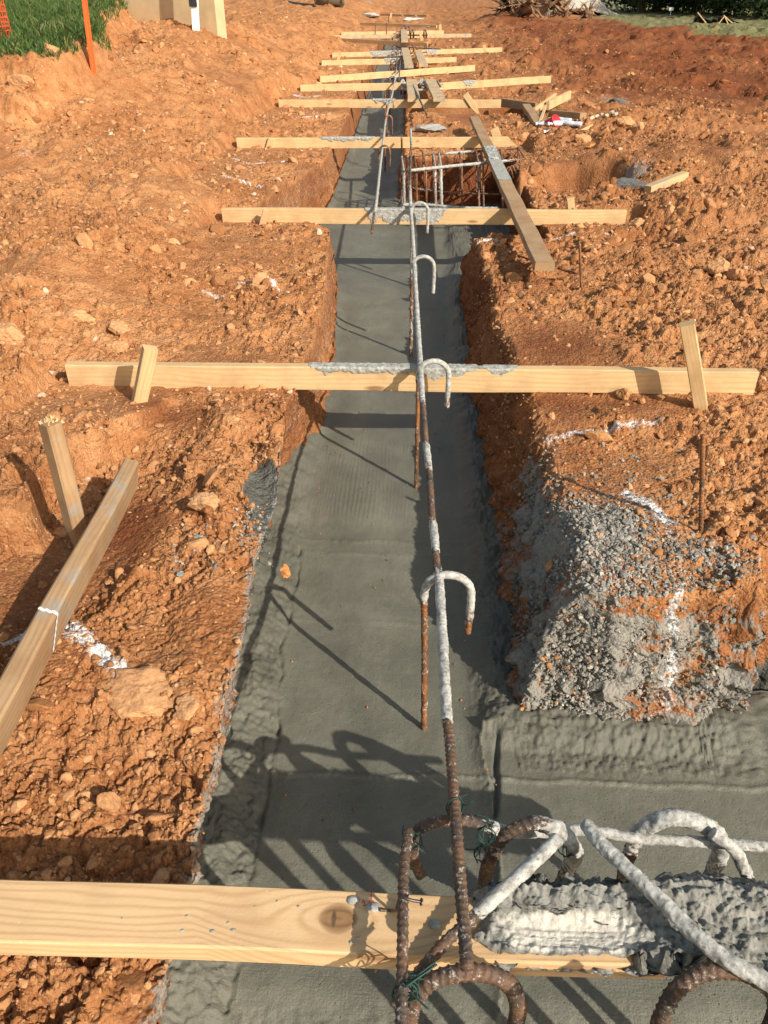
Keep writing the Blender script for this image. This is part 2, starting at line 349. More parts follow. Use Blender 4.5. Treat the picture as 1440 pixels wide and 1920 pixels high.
SMOOTH = [bump(240, 980, .16, .22, .9), bump(330, 785, .17, .10, .85), bump(60, 1080, .2, .25, .8), bump(1060, 650, .22, .22, .85), bump(1120, 760, .28, .09, .8), bump(450, 480, .35, .35, .7),
    bump(1180, 690, .3, .1, .5), bump(380, 600, .2, .14, .6), bump(250, 270, .5, .5, .6), bump(1000, 200, .5, .5, .5), bump(1150, 190, 1.0, .8, .6), bump(300, 420, .3, .5, .5)]
ROUGH = [bump(40, 740, .3, .30, 1.0), bump(60, 640, .4, .3, 1.0), bump(150, 1480, .3, .2, 1.0), bump(400, 880, .12, .2, 1.0), bump(480, 720, .2, .15, 1.0), bump(960, 850, .12, .5, 1.0), bump(1180, 560, .4, .4, 1.0), bump(1380, 620, .3, .5, 1.0)]
DEEP = [bump(1075, 345, .36, .30, .42), bump(1335, 292, .26, .2, .25), bump(70, 158, .12, .15, .12), bump(250, 205, .2, .2, .14), bump(20, 300, .3, .3, .12), bump(1260, 235, .5, .25, .2), bump(570, 300, .06, .12, .12)]
EDGE_BOARDS = [((121, 684), (1425, 698), .092, .092), ((415, 391), (1176, 395), .092, .092), ((443, 259), (974, 257), .105, .105), ((522, 187), (940, 187), .115, .115),
    ((563, 159), (800, 154), .15, .15), ((818, 156), (1034, 142), .15, .19), ((600, 143), (891, 122), .16, .18), ((603, 113), (856, 107), .19, .19), ((623, 99), (942, 89), .20, .20),
    ((628, 71), (800, 80), .21, .21), ((622, 66), (884, 63), .24, .24), ((640, 60), (832, 57), .27, .27), ((675, 42), (818, 47), .28, .28), ((712, 26), (800, 28), .33, .33)]
BOARDS_W = [(P(*a, z0).x, P(*a, z0).y, P(*b, z1).x, P(*b, z1).y, min(z0, z1) - .089) for a, b, z0, z1 in EDGE_BOARDS]
_a, _b = P(-300, 1692, 0.122), P(900, 1735, 0.122)
BOARDS_W.append((_a.x, _a.y, _b.x, _b.y, .03))
_a, _b = P(-120, 1500, .16), P(240, 862, .13)
BOARDS_W.append((_a.x, _a.y, _b.x, _b.y, .015))
def edges(y):
    n1 = fbm(y * 2.1, y * 0 + 3.1, 4, 5); n2 = fbm(y * 2.3, y * 0 + 9.7, 4, 6)
    j = 0.035
    return (np.interp(y, TY, TLT) + j * n1, np.interp(y, TY, TLB) + j * .8 * n1,
            np.interp(y, TY, TRT) + 0.06 * n2, np.interp(y, TY, TRB) + .04 * n2)
def macro(x, y):
    x = np.asarray(x, float); y = np.asarray(y, float)
    z = 0.0075 * np.clip(y - 6, 0, 45)
    # the ground climbs to the left of the trench
    z = z + 0.42 * sstep(1.5, 3.6, -x) * sstep(3.2, 8, y) + 0.15 * sstep(4, 9, -x) * sstep(6, 12, y)
    z = z + 0.10 * sstep(1.1, 1.7, -x) * sstep(2.6, 3.4, y) * (1 - sstep(5, 8, y) * .4)
    for (bx, by, rx, ry, h) in BUMPS:
        z = z + h * np.exp(-((x - bx) / rx) ** 2 - ((y - by) / ry) ** 2)
    for (bx, by, rx, ry, h) in DEEP:
        z = z - h * np.exp(-(((x - bx) / rx) ** 2 + ((y - by) / ry) ** 2 + .5 * fbm(x * 4, y * 4, 2, 90)).clip(0, 9) ** 2.5)
    # turf bank at the upper left, cut off by a scarp
    d = np.minimum((-x) - 3.0 - 0.25 * np.clip(y - 8.4, 0, 12) + 0.10 * np.sin(y * 1.7), (y - 6.75) * 0.9) + 0.12 * fbm(x * 1.6, y * 1.6, 3, 71)
    d = np.minimum(d, (19 - y) * .8)
    z = z + 0.27 * sstep(-0.10, 0.14, d)
    # low spoil block at the left with an upright cut face
    e = np.minimum(-x - 0.94 + 0.10 * np.sin(y * 6), y - 1.62) + 0.05 * fbm(x * 6, y * 6, 3, 72)
    z = z + 0.11 * sstep(-0.015, 0.03, np.minimum(e, 2.55 - y)) * (1 + .4 * fbm(x * 5, y * 5, 3, 70)) - 0.045 * sstep(0.62, 0.78, -x) * sstep(1.15, 1.4, y) * (1 - sstep(2.1, 2.3, y))
    z = z - 0.04 * sstep(1.2, 0.95, y) * (x < 0)
    fu = sstep(.8, 2.5, x) * sstep(10.5, 12.5, y) * (1 - sstep(24, 28, y))
    z = z + fu * (.07 * np.sin(y * 2.3 + .25 * x + 2 * fbm(x * .3, y * .3, 3, 88)) + .05 * fbm(x * .9, y * 2.2, 3, 89))
    return z
def trench_t(x, y):
    """0 on the bank, 1 at the trench floor; also which wall"""
    lt, lb, rt, rb = edges(y)
    tl = (x - lt) / (lb - lt - 1e-6)
    left = np.clip((x - lt + .0) / 0.05, 0, 1) if False else None
    # left side: bank for x < lt, wall between min/max, floor beyond
    w = 0.045
    inl = np.clip((x - (lt - 0.02)) / w, 0, 1)
    rw = np.clip(rt - rb, 0.05, 1)
    inr = np.clip((rt - x) / rw, 0, 1) ** 1.9
    fr = FRONT + 0.06 * fbm(x * 3, x * 0 + 1.7, 4, 8) + 0.03 * fbm(x * 14, x * 0 + 4.7, 3, 18)
    inf = np.clip((fr + 0.10 - y) / 0.17, 0, 1) ** 0.85               # right branch in front of the bank
    # right bank's own far right side: another hole
    inh = np.clip((x - 0.86 - 0.05 * fbm(y * 4, y * 0, 2, 9)) / 0.05, 0, 1) * np.clip((1.62 - y) / 0.05, 0, 1)
    # pit beside the trench with the loose cage in it, and the far one
    pit = np.clip((x + .3) / .05, 0, 1) * np.clip((0.78 + 0.05 * fbm(y * 3, y * 0 + 5, 3, 10) - x) / 0.08, 0, 1) * np.clip((y - 4.62) / .08, 0, 1) * np.clip((7.05 + .12 * fbm(x * 3, x * 0, 3, 12) - y) / 0.22, 0, 1)
    pit2 = np.clip((x + .3) / .05, 0, 1) * np.clip((1.25 - x) / 0.12, 0, 1) * np.clip((y - 9.75) / .1, 0, 1) * np.clip((10.9 - y) / 0.2, 0, 1)
    right = np.maximum.reduce([inr, inf, inh, pit, pit2])
    end = np.clip((28.5 - y) / .1, 0, 1)
    return np.minimum(inl, right) * end, pit, pit2
def roughmask(x, y):
    r = fbm(x * 1.15 + 3, y * 0.85, 4, 21) + 0.35 * fbm(x * 4, y * 4, 3, 23)
    s = sstep(-0.34, 0.12, r + .10 * sstep(2.5, 5, np.hypot(x, y)))
    for (bx, by, rx, ry, h) in ROUGH:
        s = np.maximum(s, h * np.exp(-(((x - bx) / rx) ** 2 + ((y - by) / ry) ** 2) ** 2))
    for (bx, by, rx, ry, h) in SMOOTH:
        s = s * (1 - h * np.exp(-(((x - bx) / rx) ** 2 + ((y - by) / ry) ** 2) ** 1.5))
    return s
def ground_z(x, y, fine=True):
    x = np.asarray(x, float); y = np.asarray(y, float)
    z = macro(x, y)
    rm = roughmask(x, y)
    dist = np.hypot(x, y)
    z = z + 0.030 * fbm(x * 2.6, y * 2.6, 4, 31) * (0.5 + rm) + 0.05 * fbm(x * .7, y * .7, 3, 33) * sstep(2, 6, dist) + 0.085 * fbm(x * 1.9, y * 1.5, 4, 34) * sstep(2.5, 5, dist) * sstep(1.0, 1.6, np.abs(x + .2))
    n = fbm(x * 9, y * 9, 5, 35, .58)
    z = z + 0.017 * n * (0.25 + rm)
    wx = x + 0.03 * perlin(x * 12, y * 12, 41) + .008 * perlin(x * 50, y * 50, 43); wy = y + 0.03 * perlin(x * 12 + 9, y * 12, 42) + .008 * perlin(x * 50 + 7, y * 50, 44)
    if fine:
        for sc, am, sd_, th in ((7.5, 0.030, 51, .66), (17, 0.020, 52, .42), (36, 0.0115, 53, .25), (78, .0062, 54, .2)):
            f1, f2, cid = worley(wx * sc, wy * sc, sd_)
            dome = np.clip((f2 - f1) / .30, 0, 1) ** .55 * (.75 + .25 * np.sqrt(np.clip(1 - (f1 / 0.8) ** 2, 0, 1))) * np.clip((cid - th) / (1 - th), 0, 1)
            z = z - am * .38 * np.exp(-(f2 - f1) / .07) * rm
            z = z + am * dome * (0.10 + 0.90 * rm)
        z = z - 0.013 * np.abs(fbm(wx * 17, wy * 17, 4, 38, .6)) * (.2 + rm) + 0.0045 * fbm(x * 60, y * 60, 3, 37)
        far = sstep(5, 14, dist)
        f1, f2, cid = worley(wx * 2.6, wy * 2.6, 55)
        z = z + far * 0.09 * np.sqrt(np.clip(1 - (f1 / .55) ** 2, 0, 1)) * np.clip((cid - .5) * 2, 0, 1) * rm
    z = np.array(z, float)
    for (bx0, by0, bx1, by1, zb) in BOARDS_W:            # the soil is trodden down where a board lies
        fy = 2.4 if by0 > 6 else .7
        ii = np.where((y > min(by0, by1) - fy) & (y < max(by0, by1) + .3) & (x > min(bx0, bx1) - 1.2) & (x < max(bx0, bx1) + 1.2))
        if not len(ii[0]): continue
        xs, yy_, nn = x[ii], y[ii], n[ii]
        ab = np.array([bx1 - bx0, by1 - by0]); LL = ab @ ab
        tt = np.clip(((xs - bx0) * ab[0] + (yy_ - by0) * ab[1]) / LL, -0.02, 1.02)
        dd = np.hypot(xs - bx0 - tt * ab[0], yy_ - by0 - tt * ab[1])
        front = (yy_ < by0 + (by1 - by0) * tt)
        lim = zb + 0.008 + np.where(front, 0.16 if by0 < 6 else .035, .8) * np.clip(dd - np.where(front, .03, .05), 0, 9) + np.where(dd > np.where(front, .55 if by0 < 6 else 2.2, .2), 9, 0)
        out = np.maximum(np.maximum(min(bx0, bx1) - xs, xs - max(bx0, bx1)), 0)
        lim = lim + 1.6 * np.clip(out - .06 - .05 * nn, 0, 9)
        z[ii] = np.minimum(z[ii], lim + .012 * np.abs(nn))
    t, pit, pit2 = trench_t(x, y)
    floor = np.where(pit > 0.02, -0.50, -0.55)
    floor = np.where(pit2 > 0.02, np.minimum(floor, -0.45), floor) + 0.0
    floor = floor + 0.02 * n
    return z * (1 - t) + floor * t

# fan-shaped lattice seen from the viewpoint, denser where it is near
CP, SP = math.cos(PITCH), math.sin(PITCH)
ys = [-2.5]
while ys[-1] < 0.42: ys.append(ys[-1] + max(0.004, 0.06 * (0.45 - ys[-1])))
while ys[-1] < 55:
    zc = ys[-1] * CP + 1.2 * SP
    st = min(max(0.0026, zc * zc * 1.3 / 920), 0.0030 * zc)
    if abs(ys[-1] - FRONT) < 0.09: st = min(st, 0.002)
    if abs(ys[-1] - 6.95) < 0.2 : st = min(st, 0.008)
    if ys[-1] > 30: st *= 2
    ys.append(ys[-1] + st)
while ys[-1] < 900: ys.append(ys[-1] * 1.08)
ys = np.array(ys)
zcs = np.clip(ys * CP + 1.2 * SP, 0.6, None)
NCC = 640
u = np.linspace(-1, 1, NCC)
half = 0.60 * zcs + 0.10
side = 1 + np.geomspace(0.004, 14, 46)
uu = np.concatenate([-side[::-1], u, side])
X = uu[None, :] * half[:, None] - 0.04 * ys[:, None] * (np.abs(uu[None, :]) <= 1.0) - 0.04 * ys[:, None] * (np.abs(uu[None, :]) > 1.0)
lt, lb, rt, rb = edges(ys)
ex = [lt[:, None] - 0.03 + np.linspace(0, 0.07, 34)[None, :], rb[:, None] - 0.01 + (np.clip(rt - rb, .05, 1)[:, None] + .03) * np.linspace(0, 1, 44)[None, :]]
X = np.sort(np.concatenate([X] + ex, 1), axis=1)
Y = np.repeat(ys[:, None], X.shape[1], 1)
NR, NC = X.shape
Z = ground_z(X, Y)
T, PIT, PIT2 = trench_t(X, Y)
def srgb_path(pts, z=None):
    return [np.array(P(px, py, 0.0 if z is None else z))[:2] for px, py in pts]
def path_dist(x, y, pts):
    d = np.full(x.shape, 9.0)
    for a, b in zip(pts[:-1], pts[1:]):
        ab = b - a; L = max(ab @ ab, 1e-9)
        t = np.clip(((x - a[0]) * ab[0] + (y - a[1]) * ab[1]) / L, 0, 1)
        d = np.minimum(d, np.hypot(x - a[0] - t * ab[0], y - a[1] - t * ab[1]))
    return d
def hit(px, py):
    """where the ray of a pixel meets the smooth ground"""
    d = ray(px, py); d = d / d.length
    q = HIT_T[:, None] * np.array(d)[None, :] + np.array(CAM)[None, :]
    k = np.where(q[:, 2] < macro(q[:, 0], q[:, 1]))[0]
    return Vector(q[k[0] if len(k) else -1])
_t = [0.5]
while _t[-1] < 90: _t.append(_t[-1] + 0.01 + _t[-1] * 0.004)
HIT_T = np.array(_t)
PAINT = [([(0, 1208), (30, 1198), (66, 1180)], .010, .9), ([(128, 1180), (150, 1195), (180, 1225), (222, 1262)], .016, 1.1), ([(128, 1205), (160, 1212), (200, 1250)], .010, .8),
    ([(380, 541), (420, 560)], .010, .9), ([(450, 538), (480, 536), (505, 543), (520, 556), (550, 561)], .012, 1.0),
    ([(418, 320), (450, 340), (492, 352)], .013, 1.0), ([(436, 290), (470, 306), (532, 307)], .014, 1.0), ([(552, 155), (560, 168), (575, 176), (600, 178)], .03, 1.1), ([(563, 221), (600, 220), (618, 218)], .018, 1.0),
    ([(895, 458), (920, 458), (940, 458)], .009, 1.0), ([(1030, 452), (1060, 450), (1100, 447), (1140, 440)], .009, .9), ([(1015, 694), (1040, 686)], .007, .6),
    ([(1030, 830), (1080, 815), (1130, 803), (1160, 806), (1200, 800), (1240, 792)], .012, .72), ([(1130, 806), (1160, 804)], .016, .8),
    ([(1180, 925), (1210, 940), (1235, 955), (1250, 975)], .022, .95), ([(1245, 985), (1265, 1010), (1272, 1060), (1276, 1100)], .010, .6),
    ([(1275, 1095), (1280, 1140), (1282, 1160), (1275, 1190), (1300, 1210)], .012, .8), ([(1270, 1180), (1290, 1230)], .022, .65), ([(1080, 1175), (1130, 1180)], .006, .4),
    ([(1000, 166), (1045, 167)], .02, .8), ([(1085, 290), (1100, 287)], .02, .5), ([(0, 283), (60, 275)], .03, .45), ([(40, 300), (90, 295)], .03, .4), ([(700, 150), (720, 148)], .03, .5)]
paint = np.zeros(X.shape)
for pts, wd, am in PAINT:
    q = []
    for px, py in pts:
        h_ = hit(px, py); q.append(np.array([h_.x, h_.y]))
    x0 = min(a[0] for a in q) - .3; x1 = max(a[0] for a in q) + .3; y0 = min(a[1] for a in q) - .3; y1 = max(a[1] for a in q) + .3
    ii = np.where((X > x0) & (X < x1) & (Y > y0) & (Y < y1))
    d = path_dist(X[ii] + .01 * perlin(X[ii] * 20, Y[ii] * 20, 3), Y[ii] + .01 * perlin(X[ii] * 20, Y[ii] * 20, 4), q)
    paint[ii] = np.maximum(paint[ii], .95 * am * np.exp(-(d / (wd * 1.5)) ** 2))
dist = np.hypot(X, Y)
rm = roughmask(X, Y)
nb = fbm(X * .8, Y * .8, 4, 61)
moist = np.clip((0.52 - rm) * 0.6 + 0.45 * nb, 0, 1) * 0.8
def blob(px, py, rx, ry, z=0.0):
    p = P(px, py, z); return np.exp(-((X - p.x) / rx) ** 2 - ((Y - p.y) / ry) ** 2)
moist = moist + 0.5 * blob(1060, 650, .2, .2) + .5 * blob(1120, 760, .28, .09) + 0.75 * blob(230, 960, .14, .22) + .6 * blob(60, 1120, .2, .2) + .6 * blob(620, 800, .1, .1) + .6 * blob(300, 780, .2, .08) + .5 * blob(30, 880, .14, .25)
moist = moist + 0.95 * sstep(.8, 3.5, X) * sstep(9.5, 12, Y) * (0.75 + .6 * nb) * (1 - sstep(30, 40, Y)) + .25 * sstep(.3, .6, X) * sstep(3, 5, Y)
moist = np.where(T > 0.05, 0.5 + .5 * nb, moist)
moist = moist + 0.5 * (PIT > 0) + .4 * sstep(0.02, 0.1, 0.18 - np.abs(X - 0.45)) * (Y > FRONT) * (Y < 4.6) * (0.5 + nb)
moist = np.clip(moist, 0, 1)
dust = .75 * blob(1120, 1010, .16, .18) + .6 * blob(1080, 1120, .12, .07) + .5 * blob(1010, 900, .06, .25) + .5 * blob(1330, 1050, .10, .06) + .2 * blob(1150, 1200, .3, .06)
dust = dust + .5 * blob(470, 1000, .05, .08) + .35 * blob(390, 1040, .07, .1) + 0.8 * blob(800, 246, .22, .25) + .6 * blob(1180, 347, .25, .2) + .6 * blob(690, 32, .8, 2) + .7 * blob(1150, 198, .25, .3) + .4 * blob(830, 290, .2, .3) + .55 * blob(1100, 640, .1, .1, -.1) * 0
dust = dust + (0.26 + .5 * fbm(X * 7 + Z * 5, Y * 7 + Z * 5, 3, 66)) * (T > 0.1) * (X > .2) * (Y > 1.2) * (1 - sstep(1.9, 2.8, Y)) + (.34 + .75 * fbm(X * 7 + 3, Z * 9 + Y * 3, 4, 67)) * (T > 0.08) * (Y < FRONT + .1) * (X > .3)
dust = np.clip(dust, 0, 1)
conc = 0.95 * np.clip(T * 1.4, 0, 1) * (X < 0) * (1 - sstep(1.9, 2.5, Y)) * sstep(.3, .5, T)
conc = np.maximum(conc, (T > 0.8) * (X < 0) * .45)
cp = hit(503, 925)
blobm = np.exp(-(((X - cp.x + .26 * (Y - cp.y)) / (.078 + .02 * fbm(Y * 9, Y * 0, 2, 92))) ** 2 + ((Y - cp.y) / .23) ** 2) ** 1.6)
conc = np.maximum(conc, 1.1 * blobm)
conc = np.maximum(conc, .75 * blob(520, 1010, .035, .06))
conc = np.maximum(conc, 0.65 * (T > 0.62) * (X > .2) * (Y < 4.6))
splash = 0.45 * np.exp(-((X - lt[:, None] + .012) / 0.022) ** 2) * (1 - sstep(1.9, 2.6, Y)) + .35 * np.exp(-((X - lt[:, None] + .03) / 0.07) ** 2) * (1 - sstep(1.9, 2.6, Y))
splash = np.maximum(splash, .5 * np.exp(-((X - lt[:, None] + .01) / 0.02) ** 2) * (Y < 8)); splash = np.clip(splash, 0, 1)
# the concrete blob lies smooth in a notch of the bank
Z = Z * (1 - .85 * blobm) + (-0.075 + 0.012 * fbm(X * 22, Y * 22, 4, 91)) * .85 * blobm * (T < .5) + Z * .85 * blobm * (T >= .5)
grass_d = np.minimum((-X) - 3.0 - 0.25 * np.clip(Y - 8.4, 0, 12) + 0.10 * np.sin(Y * 1.7), (Y - 7.35) * 0.9)
grass_d = np.minimum(grass_d, (19 - Y) * .8)
green = sstep(0.08, 0.2, grass_d) * 0.9
green = np.maximum(green, 0.85 * sstep(7.0, 7.5, X + .2 * nb) * sstep(22, 23.5, Y)); 
# walls: push the surface sideways a little so that they are not clean sweeps
wall = np.clip(4 * T * (1 - T), 0, 1)
Tz = np.clip(T * 1.0, 0, 1) * (X < -.2) * (1 - sstep(2.3, 3.0, Y))
Xd = X - 0.21 * Tz * np.clip(1 - (X - lb[:, None]) / .2, 0, 1) + wall * ((0.045 + .035 * (X > 0)) * fbm(Y * 8, Z * 10, 5, 81, .62) + (.02 + .02 * (X > 0)) * (.5 - worley(Y * 22, Z * 24, 84)[0]) + .008 * fbm(Y * 40, Z * 40, 3, 83)) * np.where(Y < 8, 1, 0)
Yd = Y + wall * (X > .3) * (Y < 1.6) * (0.06 * fbm(X * 9, Z * 9, 5, 82, .62) + .025 * (.5 - worley(X * 20, Z * 22, 85)[0]))
ground = np_mesh('ground', np.stack([Xd, Yd, Z], -1).reshape(-1, 3), grid_faces(NR, NC)[:, ::1], M['soil'],
    dict(moist=moist.ravel(), dust=dust.ravel(), conc=conc.ravel(), paint=np.clip(paint, 0, 1.2).ravel(), green=green.ravel(), splash=splash.ravel()))
tag(ground, kind='structure')

# ------------------------------------------------------------------ the concrete of the footing
ys2 = [-2.0]
while ys2[-1] < 29:
    zc = max(ys2[-1], .3) * CP + 1.54 * SP
    ys2.append(ys2[-1] + (0.02 if ys2[-1] < .3 else min(max(0.0032, zc * zc * 1.5 / 1100), 0.008 * zc)))
ys2 = np.array(ys2)
lt2, lb2, rt2, rb2 = edges(ys2)
c0 = np.linspace(-1.25, 0.72, 560); c1 = 0.72 + np.geomspace(0.004, 2.6, 90)
CX = np.repeat(np.concatenate([c0, c1])[None, :], len(ys2), 0); CY = np.repeat(ys2[:, None], CX.shape[1], 1)
UC = 0.20 * (1 - sstep(2.3, 3.0, CY))
dl = CX - lb2[:, None] + .02; dr = rb2[:, None] - CX
dr = np.where(CY < FRONT - .02, np.where(CX > rb2[:, None] - .05, FRONT - CY, np.maximum(dr, 0.05)), dr)
eb = np.minimum(dl, dr)
ew = 0.10 + .03 * fbm(CX * 3, CY * 3, 3, 105)
ed = 1 - sstep(0.0, 1.0, eb / ew)
ed = np.clip(ed, 0, 1)
rgh = 0.014 * fbm(CX * 22, CY * 22, 5, 101, .65) + 0.009 * np.abs(fbm(CX * 55, CY * 55, 4, 104)) + .006 * (.5 - worley(CX * 60, CY * 60, 111)[0])
fl = 0.0013 * fbm(CX * 40, CY * 40, 5, 102, .65) + 0.004 * fbm(CX * 3, CY * 3, 3, 103)
rip = 0.0007 * np.clip(.5 + fbm(CX * 9, CY * 1.5, 3, 112), 0, 1.2) * np.sin(CX * 430 + 9 * fbm(CX * 5, CY * 1.2, 3, 108)) * sstep(2.15, 2.3, CY) * (1 - sstep(2.7, 2.9, CY)) * (CX < 0)


for (yy, am, s_) in ((2.10, .004, 1), (1.165, .005, 2), (2.03, .003, 3), (3.55, .003, 4), (4.42, .004, 5), (1.70, .0015, 6)):
    lin = CY - yy - 0.02 * fbm(CX * 5, CX * 0 + s_, 3, 110 + s_)
    rip = rip + am * np.exp(-(lin / 0.006) ** 2) * (0.4 + np.abs(fbm(CX * 30, CY * 30, 2, 120))) * 1.5
# trowel ridge along the left, and a crack line where the right branch joins
rid = CX - (lb2[:, None] + 0.040 + 0.02 * fbm(CY * 6, CY * 0, 3, 130))
rip = rip - 0.016 * np.exp(-(rid / 0.007) ** 2) * (CY < 2.05) * (0.3 + np.abs(fbm(CX * 12, CY * 12, 3, 131)) * 2)
jx = 0.235 - 0.10 * (1.33 - CY) + 0.012 * fbm(CY * 12, CY * 0, 4, 132)
jn = (CX - jx)
rip = rip - 0.010 * np.exp(-(jn / 0.005) ** 2) * (CY < 1.5) * (CY > .95) + 0.010 * sstep(0, .01, jn) * (CY < 1.45) * (CY > .9) * np.exp(-np.clip(jn, 0, 9) / .1)
rip = rip + 0.02 * sstep(1.24, 1.30, CY) * (CX > jx) * (CY < FRONT) * 1.0
# rough unscreeded surface nearest the viewer
nearr = 1 - sstep(0.60, 0.70, CY)
branch = sstep(1.16, 1.22, CY) * (CX > .27)
lrough = (1 - sstep(-.006, .008, rid)) * (CY < 2.05)
kr = np.clip(ed + nearr * .55 + branch * .8 + lrough * (.55 + .5 * fbm(CX * 9, CY * 9, 2, 133)), 0, 1)
CZ = ZC + fl + rip * (1 - ed) + kr * rgh + ed * 0.022 * sstep(-.5, .5, fbm(CX * 5, CY * 5, 3, 107)) + (ed ** 2) * 0.02 + 0.05 * np.clip(-(CX - lb2[:, None]) / .1, 0, 1) * (UC > .05)
CZ = CZ + 0.0075 * np.clip(CY - 6, 0, 45) * .95 - 0.02 * nearr
dA = np.stack([CX, CY, CZ], -1).reshape(-1, 3)
keep = (CX[:-1, :-1] < rb2[:-1, None] + .10) & (CX[:-1, :-1] > lb2[:-1, None] - .10 - UC[:-1, :-1]) | ((CY[:-1, :-1] < FRONT + .1) & (CX[:-1, :-1] > lb2[:-1, None] - .10 - UC[:-1, :-1]))
keep = keep | ((CY[:-1, :-1] > 4.5) & (CY[:-1, :-1] < 7.15) & (CX[:-1, :-1] > -.9) & (CX[:-1, :-1] < .9))

conc_o = np_mesh('concrete_footing', dA, grid_faces(len(ys2), CX.shape[1], keep), M['conc'], dict(edge=np.clip(kr, 0, 1).ravel()))
tag(conc_o, kind='structure')

# ------------------------------------------------------------------ rock and clod shapes
import bmesh
def ico(sub):
    bm = bmesh.new(); bmesh.ops.create_icosphere(bm, subdivisions=sub, radius=1)
    v = np.array([x.co[:] for x in bm.verts]); f = np.array([[a.index for a in x.verts] for x in bm.faces]); bm.free(); return v, f
ICO = {k: ico(k) for k in (1, 2, 3, 5)}
def rockshape(sub, planes=12, seed=0, flat=0.75, soft=0.12):
    r = np.random.default_rng(seed); v, f = ICO[sub]
    n = r.normal(size=(planes, 3)); n /= np.linalg.norm(n, axis=1)[:, None]
    d = r.uniform(0.55, 1.0, planes)
    dots = v @ n.T
    rad = np.where(dots > 0.05, d[None, :] / np.maximum(dots, 0.05), 9).min(1); rad = np.minimum(rad, 1.15)
    out = v * rad[:, None]
    sc = np.array([1, r.uniform(.65, 1), r.uniform(.45, flat)])
    return out * sc, f
SMALL = [rockshape(2, 11, 100 + i, .85) for i in range(18)]
MID = [rockshape(3, 14, 200 + i, .85) for i in range(14)]
TINY = [rockshape(1, 9, 300 + i, .9) for i in range(16)]
def rotm(r, tilt=0.6):
    a = r.uniform(0, 2 * math.pi); b = r.normal() * tilt; c = r.normal() * tilt
    return np.array((Matrix.Rotation(a, 3, 'Z') @ Matrix.Rotation(b, 3, 'X') @ Matrix.Rotation(c, 3, 'Y')))
ROT = np.stack([rotm(rng) for _ in range(400)])
def scatter(name, xs, ys_, sizes, cols, mtl, shapes, sink=0.25, zf=None, smooth=False, rough=0.0):
    zs = zf(xs, ys_) if zf else ground_z(xs, ys_)
    V = []; F = []; Cc = []; base = 0
    si = rng.integers(0, len(shapes), len(xs)); ri = rng.integers(0, 400, len(xs))
    for k in range(len(shapes)):
        m = np.where(si == k)[0]
        if not len(m): continue
        v, f = shapes[k]
        vv = np.einsum('nij,vj->nvi', ROT[ri[m]], v) * sizes[m][:, None, None]
        if rough:
            vv = vv + vv * (rng.normal(size=vv.shape[:2])[..., None]) * rough
        vv = vv + np.stack([xs[m], ys_[m], zs[m] + sizes[m] * (0.5 - sink * 2)], -1)[:, None, :]
        ff = f[None] + (base + np.arange(len(m)) * len(v))[:, None, None]
        V.append(vv.reshape(-1, 3)); F.append(ff.reshape(-1, 3)); Cc.append(np.repeat(cols[m], len(v), 0)); base += len(m) * len(v)
    return np_mesh(name, np.concatenate(V), np.concatenate(F), mtl, dict(rc=np.concatenate(Cc)), smooth=smooth)
def soilcols(n, moistv=None):
    a = rng.uniform(0, 1, n)[:, None]; c = np.array([.30, .125, .046]) * (1 - a) + np.array([.58, .305, .14]) * a
    b = rng.uniform(0, 1, n)[:, None]; c = np.where(b > .98, np.array([.62, .42, .28]), c)
    if moistv is not None: c = c * (1 - moistv[:, None] * 0.52) * np.where(moistv[:, None] > .3, np.array([1, .8, .7]), 1)
    return c
def fan_points(n, ymin, ymax, pw):
    """points over the seen fan, thinning out with distance"""
    uq = rng.uniform(0, 1, n)
    zq0, zq1 = ymin * CP + .66, ymax * CP + .66
    zq = zq0 * (zq1 / zq0) ** uq if pw == 0 else (zq0 ** pw + uq * (zq1 ** pw - zq0 ** pw)) ** (1 / pw)
    yq = (zq - .66) / CP; xq = rng.uniform(-1, 1, n) * (0.56 * zq + .08) - 0.04 * yq
    return xq, yq, zq
def clod_batch(name, n, s0, s1, ymin, ymax, shapes, pers, label=None, thr=0.35, rough=0.0):
    x, y, zq = fan_points(n * 2, ymin, ymax, 0)
    t, pa, pb = trench_t(x, y); rmk = roughmask(x, y)
    gd = np.minimum((-x) - 3.0 - 0.25 * np.clip(y - 8.4, 0, 12), (y - 7.35) * 0.9)
    ok = (t < 0.05) & (rng.uniform(0, 1, 2 * n) < 0.12 + 0.88 * (rmk > thr) * rmk) & ~((gd > 0.0) & (y < 19)) & ~(y > 36)
    b_ = P(500, 905, 0); ok &= np.hypot((x - b_.x) / .07, (y - b_.y) / .13) > 1
    pit_bottom = (t > .95) & ((pa > .9) | (pb > .9)) & (x > -.1)
    ok |= pit_bottom & (rng.uniform(0, 1, 2 * n) < .5)
    x, y, zq, t = x[ok][:n], y[ok][:n], zq[ok][:n], t[ok][:n]
    s = s0 * (s1 / s0) ** (rng.uniform(0, 1, len(x)) ** 2.4)
    if pers: s = s * np.clip(zq / 1.6, 1, 5) ** 0.62
    mo = np.clip(.45 * fbm(x * .8, y * .8, 4, 61) + .75 * sstep(1, 7, x) * sstep(9.5, 12, y) + .3 * (t > .5), 0, 1)
    o = scatter(name, x, y, s, soilcols(len(x), mo), M['clod'], shapes, rough=rough)
    tag(o, label, 'soil clods', kind='stuff'); return o
clod_batch('soil_clods', 42000, .0020, .0075, .35, 30, TINY, True, 'fine reddish soil crumbs lying all over the dug ground')
clod_batch('soil_clods', 9000, .005, .015, .35, 30, SMALL, True, 'small broken orange clay clods lying all over the dug ground')
